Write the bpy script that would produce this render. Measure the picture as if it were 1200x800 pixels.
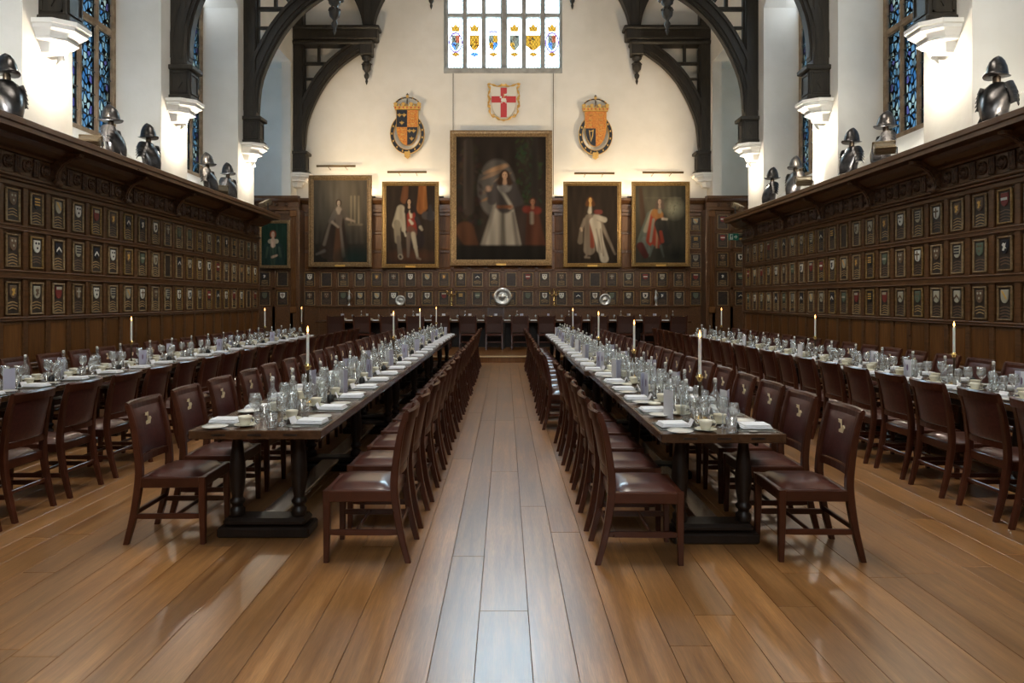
import bpy, bmesh, math, random
import numpy as np
from mathutils import Vector
R = math.radians
rnd = random.Random(7)
for o in list(bpy.data.objects): bpy.data.objects.remove(o)
SC = bpy.context.scene
COL = SC.collection

# ------------------------------------------------------------------ camera, sky, exposure
cam_d = bpy.data.cameras.new('camera'); cam = bpy.data.objects.new('camera', cam_d); COL.objects.link(cam)
cam.location = (0, 0, 1.62); cam.rotation_euler = (R(90), 0, 0)
cam_d.sensor_width = 36; cam_d.lens = 24; cam_d.shift_x = 8/1200; cam_d.shift_y = -49/1200
cam_d.clip_start = .05; cam_d.clip_end = 200
SC.camera = cam
SC.view_settings.view_transform = 'Standard'; SC.view_settings.look = 'None'
SC.view_settings.gamma = 1; SC.view_settings.use_curve_mapping = False
SC.view_settings.exposure = 0.40
SKY = 6.5
w = bpy.data.worlds.new('overcast_sky'); SC.world = w; w.use_nodes = True
bg = w.node_tree.nodes['Background']; bg.inputs[0].default_value = (.70, .87, 1.0, 1); bg.inputs[1].default_value = SKY
cy = SC.cycles
cy.use_denoising = True; cy.max_bounces = 7; cy.diffuse_bounces = 4; cy.glossy_bounces = 3
cy.transmission_bounces = 4; cy.transparent_max_bounces = 40; cy.caustics_reflective = False; cy.caustics_refractive = False
cy.sample_clamp_indirect = 4.0

def light(kind, name, loc, target, power, color, parent=None, **kw):
    d = bpy.data.lights.new(name, kind); o = bpy.data.objects.new(name, d); COL.objects.link(o)
    o.location = loc
    v = Vector(target) - Vector(loc); o.rotation_euler = v.to_track_quat('-Z', 'Y').to_euler()
    d.energy = power; d.color = color
    for k, x in kw.items(): setattr(d, k, x)
    if parent:
        o.parent = parent; o.matrix_parent_inverse = parent.matrix_world.inverted()
    return o
# daylight: soft light of the sky standing just outside each window of the hall
DAY = (.80, .90, 1.0)
PIERS = [-9.1 + 3.83*k for k in range(8)]            # pier centres: ... 10.05, 13.88, 17.71
LX, RX = -6.72, 6.50                                 # plaster planes left and right
P_SIDE, P_END, P_BACK, P_BAY, P_ROOF = 160, 1150, 330, 1500, 850
for k in range(7):
    yc = PIERS[k] + 1.915
    for sx, x in ((-1, LX-1.5), (1, RX+1.5)):
        light('AREA', 'window_daylight', (x, yc, 7.0), (0, yc, 4.5), P_SIDE, DAY, shape='RECTANGLE', size=2.4, size_y=4.4)
light('AREA', 'end_window_daylight', (-.07, 23.3, 11.8), (-.07, 10, 6.0), P_END, (.66, .85, 1.0), shape='RECTANGLE', size=3.7, size_y=5.2)
light('AREA', 'rear_fill', (0, -10.2, 9.5), (0, 6, 1), P_BACK, (1.0, .92, .80), shape='RECTANGLE', size=5.0, size_y=5.0)  # fill added behind the camera, as through an unseen gallery opening
light('AREA', 'bay_daylight_left', (-10.5, 20.1, 6.6), (-6, 20.6, 5.5), P_BAY, (.66, .84, 1.0), shape='RECTANGLE', size=3.0, size_y=4.5)
light('AREA', 'bay_daylight_right', (10.3, 20.1, 6.6), (6, 20.6, 5.5), P_BAY*.55, (1.0, .93, .74), shape='RECTANGLE', size=3.0, size_y=4.5)
light('AREA', 'roof_lantern_daylight', (0, 7.0, 16.4), (0, 7.0, 0), P_ROOF, (1.0, .84, .64), shape='RECTANGLE', size=2.2, size_y=9.0)

# ------------------------------------------------------------------ materials
def mat(name, color, rough=.5, metal=0., **kw):
    m = bpy.data.materials.new(name); m.use_nodes = True
    b = m.node_tree.nodes['Principled BSDF']
    b.inputs['Base Color'].default_value = (*color, 1); b.inputs['Roughness'].default_value = rough
    b.inputs['Metallic'].default_value = metal
    for k, v in kw.items(): b.inputs[k.replace('_', ' ')].default_value = v
    return m
def N(m, t, **kw):
    n = m.node_tree.nodes.new(t)
    for k, v in kw.items(): setattr(n, k, v)
    return n
def ramp(m, stops):
    r = N(m, 'ShaderNodeValToRGB'); e = r.color_ramp.elements
    while len(e) < len(stops): e.new(.5)
    for i, (p, c) in enumerate(stops): e[i].position = p; e[i].color = (*c, 1)
    return r
def wood(name, c1, c2, scale=(8, 8, 1), rough=.4, var=.25, bump=.08, coat=0., detail=4, spec=.5, fine=0.):
    m = mat(name, c1, rough); nt = m.node_tree; b = nt.nodes['Principled BSDF']; L = nt.links.new
    tc = N(m, 'ShaderNodeTexCoord'); oi = N(m, 'ShaderNodeObjectInfo')
    mp = N(m, 'ShaderNodeMapping'); mp.inputs['Scale'].default_value = scale
    ad = N(m, 'ShaderNodeVectorMath', operation='ADD'); sc = N(m, 'ShaderNodeVectorMath', operation='SCALE')
    cb = N(m, 'ShaderNodeCombineXYZ')
    for i in range(3): L(oi.outputs['Random'], cb.inputs[i])
    L(cb.outputs[0], sc.inputs[0]); sc.inputs['Scale'].default_value = 37
    L(tc.outputs['Object'], mp.inputs['Vector']); L(mp.outputs[0], ad.inputs[0]); L(sc.outputs[0], ad.inputs[1])
    n1 = N(m, 'ShaderNodeTexNoise'); n1.inputs['Scale'].default_value = 3; n1.inputs['Detail'].default_value = detail
    n1.inputs['Distortion'].default_value = .6
    L(ad.outputs[0], n1.inputs['Vector'])
    r = ramp(m, [(.3, c1), (.72, c2)]); L(n1.outputs['Fac'], r.inputs[0])
    hs = N(m, 'ShaderNodeHueSaturation')
    mr = N(m, 'ShaderNodeMapRange'); mr.inputs['To Min'].default_value = 1-var; mr.inputs['To Max'].default_value = 1+var
    L(oi.outputs['Random'], mr.inputs['Value']); L(mr.outputs[0], hs.inputs['Value']); L(r.outputs[0], hs.inputs['Color'])
    if fine:                                        # fine pore lines along the grain
        n2 = N(m, 'ShaderNodeTexNoise'); n2.inputs['Scale'].default_value = 30; n2.inputs['Detail'].default_value = 3
        L(ad.outputs[0], n2.inputs['Vector'])
        f1 = N(m, 'ShaderNodeMapRange'); f1.inputs['From Min'].default_value = .3; f1.inputs['From Max'].default_value = .7
        f1.inputs['To Min'].default_value = 1-fine; f1.inputs['To Max'].default_value = 1+fine; L(n2.outputs['Fac'], f1.inputs['Value'])
        n3 = N(m, 'ShaderNodeTexNoise'); n3.inputs['Scale'].default_value = .9; L(tc.outputs['Object'], n3.inputs['Vector'])
        f3 = N(m, 'ShaderNodeMapRange'); f3.inputs['From Min'].default_value = .3; f3.inputs['From Max'].default_value = .7
        f3.inputs['To Min'].default_value = .78; f3.inputs['To Max'].default_value = 1.16; L(n3.outputs['Fac'], f3.inputs['Value'])
        ml = N(m, 'ShaderNodeMath', operation='MULTIPLY'); L(f1.outputs[0], ml.inputs[0]); L(f3.outputs[0], ml.inputs[1])
        vm = N(m, 'ShaderNodeVectorMath', operation='SCALE'); L(r.outputs[0], vm.inputs[0]); L(ml.outputs[0], vm.inputs['Scale'])
        L(vm.outputs[0], hs.inputs['Color'])
    L(hs.outputs[0], b.inputs['Base Color'])
    mr2 = N(m, 'ShaderNodeMapRange'); mr2.inputs['To Min'].default_value = rough*.8; mr2.inputs['To Max'].default_value = rough*1.25
    L(n1.outputs['Fac'], mr2.inputs['Value']); L(mr2.outputs[0], b.inputs['Roughness'])
    if bump:
        bp = N(m, 'ShaderNodeBump'); bp.inputs['Strength'].default_value = bump; bp.inputs['Distance'].default_value = .01
        L(n1.outputs['Fac'], bp.inputs['Height']); L(bp.outputs[0], b.inputs['Normal'])
    b.inputs['Coat Weight'].default_value = coat; b.inputs['Coat Roughness'].default_value = .15
    b.inputs['Specular IOR Level'].default_value = spec
    return m
def noisy(name, c1, c2, scale, rough=.8, bump=.15, dist=.02, coat=0., detail=5, metal=0.):
    m = mat(name, c1, rough, metal); nt = m.node_tree; b = nt.nodes['Principled BSDF']; L = nt.links.new
    tc = N(m, 'ShaderNodeTexCoord'); n1 = N(m, 'ShaderNodeTexNoise')
    n1.inputs['Scale'].default_value = scale; n1.inputs['Detail'].default_value = detail
    L(tc.outputs['Object'], n1.inputs['Vector'])
    r = ramp(m, [(.35, c1), (.65, c2)]); L(n1.outputs['Fac'], r.inputs[0]); L(r.outputs[0], b.inputs['Base Color'])
    bp = N(m, 'ShaderNodeBump'); bp.inputs['Strength'].default_value = bump; bp.inputs['Distance'].default_value = dist
    L(n1.outputs['Fac'], bp.inputs['Height']); L(bp.outputs[0], b.inputs['Normal'])
    b.inputs['Coat Weight'].default_value = coat; b.inputs['Coat Roughness'].default_value = .2
    return m
M = {}
M['plaster'] = noisy('limewashed_plaster', (.80, .765, .69), (.84, .805, .735), 2.2, .85, .5, .03)
M['corbel'] = noisy('white_plaster', (.84, .82, .77), (.88, .86, .81), 5, .8, .15)
M['stone'] = noisy('brown_stone', (.20, .135, .08), (.34, .25, .16), 6, .8, .3)
M['greystone'] = noisy('grey_stone', (.30, .30, .28), (.42, .42, .40), 5, .8, .3)
M['oak'] = wood('dark_oak', (.066, .027, .009), (.13, .055, .018), (10, 10, 1.2), .38, .22, .1, spec=.4)
M['oakframe'] = wood('oak_framing', (.074, .031, .011), (.145, .064, .022), (9, 2, 9), .30, .1, .1, spec=.55)
M['oakwarm'] = wood('warm_oak', (.105, .040, .010), (.18, .074, .019), (10, 10, 1), .38, .2, .06, spec=.3)
M['carved'] = noisy('carved_oak', (.052, .022, .009), (.15, .070, .029), 22, .42, .6, .03)
M['truss'] = wood('black_oak', (.013, .010, .006), (.036, .028, .018), (6, 6, 1), .5, .12, .15)
M['chair'] = wood('mahogany', (.052, .014, .006), (.070, .019, .008), (3, 3, 3), .30, .22, .0, .1, 2, spec=.4)
M['leather'] = noisy('oxblood_leather', (.050, .012, .010), (.075, .020, .016), 40, .38, .12, .004, .12)
M['leathertan'] = noisy('worn_seat_leather', (.055, .015, .010), (.095, .032, .020), 9, .30, .1, .004, .6)
M['table'] = wood('table_oak', (.048, .021, .009), (.082, .038, .017), (7, .8, 7), .24, .15, .03, .4, 3)
M['tableleg'] = wood('black_stained_oak', (.010, .006, .004), (.022, .012, .007), (8, 8, 2), .4, .1, .05, spec=.28)
M['floor'] = wood('waxed_floor_oak', (.215, .088, .022), (.40, .195, .068), (7, .35, 7), .32, .20, 0, .85, 4, fine=.2)
M['floor'].node_tree.nodes['Principled BSDF'].inputs['Coat Roughness'].default_value = .30
M['floorbase'] = wood('subfloor_oak', (.10, .05, .02), (.2, .1, .04), (9, .7, 9), .4)
M['roof'] = wood('roof_oak', (.05, .032, .018), (.09, .058, .034), (3, 3, 1), .6)
M['gilt'] = noisy('old_gilding', (.24, .14, .045), (.42, .27, .10), 30, .42, .4, .01, metal=.5)
M['lettergold'] = mat('gold_lettering', (.40, .26, .11), .5)
M['frametan'] = noisy('worn_gilt_beading', (.24, .155, .075), (.40, .275, .14), 26, .4, .4, .01, metal=.2)
M['giltdull'] = noisy('dull_gilt_frame', (.17, .105, .045), (.32, .21, .10), 26, .42, .5, .012, metal=.3)
M['gold'] = mat('gold_leaf', (.72, .43, .11), .34, .35)
M['stamp'] = mat('stamped_gilding', (.80, .66, .42), .5)
M['lampbody'] = mat('bronzed_lamp_body', (.15, .11, .06), .4, .3)
M['silver'] = mat('silver', (.62, .61, .58), .34, 1)
M['brass'] = mat('brass', (.72, .50, .20), .25, 1)
M['bronze'] = mat('dark_bronze', (.10, .07, .045), .35, .7)
M['steel'] = noisy('armour_steel', (.05, .047, .046), (.11, .10, .095), 12, .28, .1, .004, metal=.85)
M['black'] = mat('black_paint', (.012, .012, .012), .45)
M['porcelain'] = mat('cream_porcelain', (.76, .72, .58), .2)
M['whiteporc'] = mat('white_porcelain', (.80, .78, .72), .18)
M['linen'] = noisy('white_linen', (.80, .80, .82), (.86, .86, .88), 60, .85, .2, .002)
M['paper'] = mat('white_paper', (.82, .81, .83), .6)
M['lilac'] = mat('lilac_card', (.50, .49, .60), .6)
M['print'] = mat('printed_crest', (.24, .16, .24), .6)
M['wax'] = mat('ivory_wax', (.86, .83, .74), .45, Subsurface_Weight=.2)
M['wick'] = mat('wick', (.02, .015, .01), .9)
M['leatherdark'] = noisy('dark_studded_leather', (.036, .013, .008), (.058, .020, .012), 30, .5, .12, .004)
M['mat'] = mat('dark_placemat', (.06, .058, .042), .5)
M['red'] = mat('heraldic_red', (.50, .010, .008), .45)
M['oldred'] = mat('faded_red', (.20, .025, .018), .5)
M['blue'] = mat('heraldic_blue', (.010, .011, .018), .4)
M['orange'] = noisy('red_and_gold_quarter', (.52, .10, .012), (.72, .36, .05), 26, .4, .2, .01)
M['white'] = mat('heraldic_white', (.72, .69, .60), .45)
M['cream'] = mat('faded_cream', (.42, .38, .28), .5)
M['green'] = mat('faded_green', (.11, .14, .09), .5)
M['faded'] = mat('faded_brown', (.15, .09, .05), .5)
M['board'] = noisy('panel_board', (.020, .013, .009), (.045, .027, .016), 16, .45, .1, .005)
M['signgreen'] = mat('exit_green', (.0, .055, .035), .4, Emission_Color=(.0, .5, .3, 1), Emission_Strength=.04)
M['rods'] = mat('tubular_brass', (.22, .14, .06), .4, .6)
M['nosing'] = mat('worn_nosing', (.50, .36, .20), .4)
M['lens'] = mat('lamp_lens', (.9, .85, .7), .3, Emission_Color=(1, .86, .62, 1), Emission_Strength=6)
def emis(name, c, s):
    m = mat(name, (0, 0, 0)); b = m.node_tree.nodes['Principled BSDF']
    b.inputs['Emission Color'].default_value = (*c, 1); b.inputs['Emission Strength'].default_value = s
    return m
M['flame'] = emis('flame', (1.0, .42, .10), 9)
def glass(name, tint=(.97, .985, .98), lo=.13, hi=.95, rough=.06, white_lift=.17):
    """thin clear glass: mostly transparent, mirror-like towards the rim, some plain white mixed in to brighten it"""
    m = bpy.data.materials.new(name); m.use_nodes = True; nt = m.node_tree; nt.nodes.clear(); L = nt.links.new
    out = N(m, 'ShaderNodeOutputMaterial'); mix = N(m, 'ShaderNodeMixShader'); mix2 = N(m, 'ShaderNodeMixShader')
    t = N(m, 'ShaderNodeBsdfTransparent'); t.inputs[0].default_value = (*tint, 1)
    g = N(m, 'ShaderNodeBsdfGlossy'); g.inputs['Roughness'].default_value = rough
    d = N(m, 'ShaderNodeBsdfDiffuse'); d.inputs[0].default_value = (.9, .92, .92, 1); mix2.inputs[0].default_value = white_lift  # white diffuse mixed in so the glass looks brighter
    f = N(m, 'ShaderNodeLayerWeight'); f.inputs[0].default_value = .5
    p = N(m, 'ShaderNodeMath', operation='POWER'); p.inputs[1].default_value = 2.3; L(f.outputs['Facing'], p.inputs[0])
    a = N(m, 'ShaderNodeMath', operation='MULTIPLY_ADD'); a.inputs[1].default_value = hi-lo; a.inputs[2].default_value = lo; a.use_clamp = True
    L(p.outputs[0], a.inputs[0]); L(t.outputs[0], mix2.inputs[1]); L(d.outputs[0], mix2.inputs[2])
    L(a.outputs[0], mix.inputs[0]); L(mix2.outputs[0], mix.inputs[1]); L(g.outputs[0], mix.inputs[2])
    L(mix.outputs[0], out.inputs[0]); return m
M['glass'] = glass('clear_glass')
M['water'] = glass('bottle_glass', (.95, .975, .965), .10, .8)
def pane(name, stops, cell, lead, leadw, tintmul=1., stretch=(1, 1, 1), grid=None):
    """leaded glass: transparent tinted quarries with dark lead lines between them"""
    m = bpy.data.materials.new(name); m.use_nodes = True; nt = m.node_tree; nt.nodes.clear(); L = nt.links.new
    out = N(m, 'ShaderNodeOutputMaterial'); mix = N(m, 'ShaderNodeMixShader')
    t = N(m, 'ShaderNodeBsdfTransparent'); d = N(m, 'ShaderNodeBsdfDiffuse'); d.inputs[0].default_value = (*lead, 1)
    tc = N(m, 'ShaderNodeTexCoord'); mp = N(m, 'ShaderNodeMapping'); mp.inputs['Scale'].default_value = stretch
    L(tc.outputs['Object'], mp.inputs['Vector'])
    v = N(m, 'ShaderNodeTexVoronoi'); v.inputs['Scale'].default_value = cell
    e = N(m, 'ShaderNodeTexVoronoi', feature='DISTANCE_TO_EDGE'); e.inputs['Scale'].default_value = cell
    L(mp.outputs[0], v.inputs['Vector']); L(mp.outputs[0], e.inputs['Vector'])
    sp = N(m, 'ShaderNodeSeparateColor'); L(v.outputs['Color'], sp.inputs[0])
    r = ramp(m, stops); r.color_ramp.interpolation = 'CONSTANT'; L(sp.outputs[0], r.inputs[0]); L(r.outputs[0], t.inputs[0])
    lt = N(m, 'ShaderNodeMath', operation='LESS_THAN'); lt.inputs[1].default_value = leadw; L(e.outputs['Distance'], lt.inputs[0])
    L(lt.outputs[0], mix.inputs[0]); L(t.outputs[0], mix.inputs[1]); L(d.outputs[0], mix.inputs[2]); L(mix.outputs[0], out.inputs[0])
    return m
M['stained'] = pane('stained_glass', [(0, (.13, .19, .235)), (.3, (.20, .25, .27)), (.5, (.085, .15, .215)), (.66, (.24, .27, .26)), (.86, (.16, .215, .255)), (.95, (.12, .12, .20)), (.98, (.17, .15, .06))],
                    11, (.012, .012, .012), .065, stretch=(1, 1, .6))
def clear_pane(name):
    m = bpy.data.materials.new(name); m.use_nodes = True; nt = m.node_tree; nt.nodes.clear(); L = nt.links.new
    out = N(m, 'ShaderNodeOutputMaterial'); mix = N(m, 'ShaderNodeMixShader')
    t = N(m, 'ShaderNodeBsdfTransparent'); t.inputs[0].default_value = (.9, .95, .96, 1)
    d = N(m, 'ShaderNodeBsdfDiffuse'); d.inputs[0].default_value = (.2, .2, .2, 1)
    tc = N(m, 'ShaderNodeTexCoord'); sp = N(m, 'ShaderNodeSeparateXYZ'); L(tc.outputs['Object'], sp.inputs[0])
    res = []
    for sgn in (1, -1):
        a = N(m, 'ShaderNodeMath', operation='MULTIPLY'); a.inputs[1].default_value = sgn*1.5; L(sp.outputs['X'], a.inputs[0])
        b = N(m, 'ShaderNodeMath', operation='ADD'); L(a.outputs[0], b.inputs[0]); L(sp.outputs['Z'], b.inputs[1])
        c = N(m, 'ShaderNodeMath', operation='PINGPONG'); c.inputs[1].default_value = .075; L(b.outputs[0], c.inputs[0])
        e = N(m, 'ShaderNodeMath', operation='LESS_THAN'); e.inputs[1].default_value = .009; L(c.outputs[0], e.inputs[0]); res.append(e)
    mx = N(m, 'ShaderNodeMath', operation='MAXIMUM'); L(res[0].outputs[0], mx.inputs[0]); L(res[1].outputs[0], mx.inputs[1])
    L(mx.outputs[0], mix.inputs[0]); L(t.outputs[0], mix.inputs[1]); L(d.outputs[0], mix.inputs[2]); L(mix.outputs[0], out.inputs[0])
    return m
M['clear'] = clear_pane('leaded_clear_glass')
def tinted(name, c):
    m = bpy.data.materials.new(name); m.use_nodes = True; nt = m.node_tree; nt.nodes.clear()
    out = N(m, 'ShaderNodeOutputMaterial'); t = N(m, 'ShaderNodeBsdfTransparent'); t.inputs[0].default_value = (*c, 1)
    nt.links.new(t.outputs[0], out.inputs[0]); return m
M['gpurple'] = tinted('purple_glass', (.34, .22, .40)); M['ggold'] = tinted('amber_glass', (.45, .30, .10))
M['gred'] = tinted('red_glass', (.42, .20, .14)); M['gblue'] = tinted('blue_glass', (.22, .32, .5)); M['gpale'] = tinted('pale_glass', (.30, .28, .24))
def canvas_mat():
    m = mat('oil_paint', (.1, .1, .1), .7, Specular_IOR_Level=.12); nt = m.node_tree; b = nt.nodes['Principled BSDF']; L = nt.links.new
    a = N(m, 'ShaderNodeVertexColor'); a.layer_name = 'Col'; L(a.outputs[0], b.inputs['Base Color'])
    n = N(m, 'ShaderNodeTexNoise'); n.inputs['Scale'].default_value = 30
    bp = N(m, 'ShaderNodeBump'); bp.inputs['Strength'].default_value = .08; L(n.outputs['Fac'], bp.inputs['Height']); L(bp.outputs[0], b.inputs['Normal'])
    return m
M['canvas'] = canvas_mat()

# ------------------------------------------------------------------ mesh helpers
class MB:
    def __init__(s): s.v = []; s.f = []; s.mi = []; s.sm = []
    def add(s, v, f, mi=0, sm=False):
        n = len(s.v); s.v += [tuple(p) for p in v]
        for q in f: s.f.append([i+n for i in q]); s.mi.append(mi); s.sm.append(sm)
        return s
    def box(s, x0, x1, y0, y1, z0, z1, b=0, mi=0):
        c = ((x0+x1)/2, (y0+y1)/2, (z0+z1)/2); h = (abs(x1-x0)/2, abs(y1-y0)/2, abs(z1-z0)/2)
        if b <= 0:
            v = [(c[0]+i*h[0], c[1]+j*h[1], c[2]+k*h[2]) for i in (-1, 1) for j in (-1, 1) for k in (-1, 1)]
            return s.add(v, [(0, 1, 3, 2), (4, 6, 7, 5), (0, 4, 5, 1), (2, 3, 7, 6), (0, 2, 6, 4), (1, 5, 7, 3)], mi)
        b = min(b, min(h)*.9); v = []; ix = {}
        for i in (-1, 1):
            for j in (-1, 1):
                for k in (-1, 1):
                    for a in range(3):
                        d = [b, b, b]; d[a] = 0
                        ix[i, j, k, a] = len(v)
                        v.append((c[0]+i*(h[0]-d[0]), c[1]+j*(h[1]-d[1]), c[2]+k*(h[2]-d[2])))
        f = []
        for q in (-1, 1):
            f.append([ix[q, -1, -1, 0], ix[q, 1, -1, 0], ix[q, 1, 1, 0], ix[q, -1, 1, 0]])
            f.append([ix[-1, q, -1, 1], ix[1, q, -1, 1], ix[1, q, 1, 1], ix[-1, q, 1, 1]])
            f.append([ix[-1, -1, q, 2], ix[1, -1, q, 2], ix[1, 1, q, 2], ix[-1, 1, q, 2]])
            for r in (-1, 1):
                f.append([ix[q, r, -1, 0], ix[q, r, 1, 0], ix[q, r, 1, 1], ix[q, r, -1, 1]])
                f.append([ix[q, -1, r, 0], ix[q, 1, r, 0], ix[q, 1, r, 2], ix[q, -1, r, 2]])
                f.append([ix[-1, q, r, 1], ix[1, q, r, 1], ix[1, q, r, 2], ix[-1, q, r, 2]])
                for t in (-1, 1): f.append([ix[q, r, t, 0], ix[q, r, t, 1], ix[q, r, t, 2]])
        return s.add(v, f, mi)
    def loft(s, secs, mi=0, sm=False, caps=True, closed=True):
        n = len(secs[0]); v = [p for q in secs for p in q]; f = []
        for i in range(len(secs)-1):
            for j in range(n if closed else n-1):
                k = (j+1) % n; f.append((i*n+j, i*n+k, (i+1)*n+k, (i+1)*n+j))
        if caps and closed: f.append(tuple(range(n))); f.append(tuple((len(secs)-1)*n+j for j in range(n)))
        return s.add(v, f, mi, sm)
    def post(s, pts, mi=0, ch=.2):
        """square post lofted through (x, y, z, half width x, half width y)"""
        secs = []
        for x, y, z, a, b in pts:
            c = min(a, b)*ch
            secs.append([(x-a+c, y-b, z), (x+a-c, y-b, z), (x+a, y-b+c, z), (x+a, y+b-c, z), (x+a-c, y+b, z), (x-a+c, y+b, z), (x-a, y+b-c, z), (x-a, y-b+c, z)])
        return s.loft(secs, mi)
    def lathe(s, prof, seg=16, mi=0, sm=True, o=(0, 0, 0), ax='z', sq=(1, 1)):
        v = []; f = []; rows = []
        for r, z in prof:
            if r <= 1e-6: rows.append([len(v)]); pts = [(0, 0, z)]
            else:
                rows.append(list(range(len(v), len(v)+seg)))
                pts = [(r*sq[0]*math.cos(2*math.pi*i/seg), r*sq[1]*math.sin(2*math.pi*i/seg), z) for i in range(seg)]
            v += pts
        for a, b in zip(rows, rows[1:]):
            if len(a) == 1 and len(b) == 1: continue
            for i in range(seg):
                j = (i+1) % seg
                if len(a) == 1: f.append((a[0], b[j], b[i]))
                elif len(b) == 1: f.append((a[i], a[j], b[0]))
                else: f.append((a[i], a[j], b[j], b[i]))
        if ax == 'y': v = [(x, -z, y) for x, y, z in v]
        if ax == 'x': v = [(z, x, y) for x, y, z in v]
        return s.add([(x+o[0], y+o[1], z+o[2]) for x, y, z in v], f, mi, sm)
    def tube(s, pts, r, seg=8, mi=0, sm=True):
        secs = []
        P = [Vector(p) for p in pts]
        for i, p in enumerate(P):
            t = (P[min(i+1, len(P)-1)] - P[max(i-1, 0)]).normalized()
            u = t.cross(Vector((0, 0, 1))) if abs(t.z) < .95 else t.cross(Vector((0, 1, 0)))
            u.normalize(); w_ = t.cross(u); rr = r[i] if isinstance(r, (list, tuple)) else r
            secs.append([tuple(p + u*rr*math.cos(2*math.pi*k/seg) + w_*rr*math.sin(2*math.pi*k/seg)) for k in range(seg)])
        return s.loft(secs, mi, sm)
    def prism(s, out, a, b, plane='xz', mi=0, inset=0):
        """outline extruded between a and b along the third axis; inset narrows the b face"""
        n = len(out); cx = sum(p[0] for p in out)/n; cz = sum(p[1] for p in out)/n
        o2 = [(cx+(p[0]-cx)*(1-inset), cz+(p[1]-cz)*(1-inset)) for p in out]
        P = {'xz': lambda p, t: (p[0], t, p[1]), 'yz': lambda p, t: (t, p[0], p[1]), 'xy': lambda p, t: (p[0], p[1], t)}[plane]
        return s.loft([[P(p, a) for p in out], [P(p, b) for p in o2]], mi)
    def strip(s, A, B, y0, y1, mi=0):
        """solid between two curves A and B in the xz plane, thick from y0 to y1"""
        return s.loft([[(a[0], y0, a[1]), (b[0], y0, b[1]), (b[0], y1, b[1]), (a[0], y1, a[1])] for a, b in zip(A, B)], mi)
    def mesh(s, name, mats, recalc=True):
        me = bpy.data.meshes.new(name); me.from_pydata(s.v, [], s.f)
        for m in (mats if isinstance(mats, (list, tuple)) else [mats]): me.materials.append(m if not isinstance(m, str) else M[m])
        me.polygons.foreach_set('material_index', s.mi); me.polygons.foreach_set('use_smooth', s.sm)
        if recalc:
            bm = bmesh.new(); bm.from_mesh(me); bmesh.ops.recalc_face_normals(bm, faces=bm.faces); bm.to_mesh(me); bm.free()
        me.update(); return me
def ob(name, me, parent=None, loc=(0, 0, 0), rot=(0, 0, 0), scale=None):
    o = bpy.data.objects.new(name, me); COL.objects.link(o)
    if parent is not None: o.parent = parent
    o.location = loc; o.rotation_euler = rot
    if scale: o.scale = scale
    return o
def tag(o, label, cat, group=None):
    o['label'] = label; o['category'] = cat
    if group: o['group'] = group
    return o
def thing(name, label, cat, loc=(0, 0, 0), rz=0, group=None):
    return tag(ob(name, None, None, loc, (0, 0, rz)), label, cat, group)
def struct(name, me, loc=(0, 0, 0)):
    o = ob(name, me, None, loc); o['kind'] = 'structure'; return o
def inst(name, proto, label, cat, loc, rz=0, group=None):
    """proto: list of (part name, mesh, loc, [(sub name, mesh, loc)])"""
    t = thing(name, label, cat, loc, rz, group)
    for pn, me, pl, subs in proto:
        p = ob(pn, me, t, pl)
        for sn, sme, sl in subs: ob(sn, sme, p, sl)
    return t
def catmull(P, n=6):
    out = []; Q = [P[0]]+list(P)+[P[-1]]
    for i in range(1, len(Q)-2):
        for k in range(n):
            t = k/n; out.append(tuple(.5*(2*Q[i][a]+(Q[i+1][a]-Q[i-1][a])*t+(2*Q[i-1][a]-5*Q[i][a]+4*Q[i+1][a]-Q[i+2][a])*t*t+(-Q[i-1][a]+3*Q[i][a]-3*Q[i+1][a]+Q[i+2][a])*t**3) for a in range(len(P[0]))))
    out.append(tuple(P[-1])); return out
ORD = 'first second third fourth fifth sixth seventh eighth ninth tenth eleventh twelfth thirteenth fourteenth fifteenth sixteenth seventeenth eighteenth nineteenth twentieth twenty-first twenty-second twenty-third twenty-fourth'.split()

# ------------------------------------------------------------------ floor and dais
DAIS_Y, DAIS_Z = 17.55, .17
f = MB(); f.box(-6.9, 6.7, 1.5, 22.6, -.12, -.024); f.box(-6.9, 6.7, -10, 1.5, -.12, 0)
FLOOR = struct('floor', f.mesh('floor', 'floorbase'))
seams = [-.94, -.74, -.535, -.333, -.133, .119, .318, .52, .77]
x = seams[0]
while x > -6.4: x -= rnd.uniform(.19, .27); seams.insert(0, x)
x = seams[-1]
while x < 6.2: x += rnd.uniform(.19, .27); seams.append(x)
plk = {}
for a, b in zip(seams, seams[1:]):
    y = 1.5 + rnd.uniform(-2.2, 0)
    while y < DAIS_Y:
        y1 = min(y + rnd.uniform(2.6, 5.2), DAIS_Y+.02); y0 = max(y, 1.5)
        if y1 - y0 > .3:
            q = MB(); wv = b-a-.0025; lv = y1-y0-.003
            q.box(-wv/2, wv/2, -lv/2, lv/2, -.024, 0, .0012)
            ob('plank', q.mesh('plank', 'floor'), FLOOR, ((a+b)/2, (y0+y1)/2, rnd.uniform(-.0003, .0003)))
        y = y1
d = MB(); d.box(-9.4, 9.2, DAIS_Y, 22.6, 0, DAIS_Z-.035)
d.box(-9.4, 9.2, DAIS_Y+.02, 22.6, DAIS_Z-.035, DAIS_Z-.002)
dais = struct('trim_1', d.mesh('dais', 'oakwarm'))
n = MB(); n.box(-6.3, 6.1, DAIS_Y-.03, DAIS_Y+.08, DAIS_Z-.035, DAIS_Z+.002, .008); ob('nosing', n.mesh('nosing', 'nosing'), dais)

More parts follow.
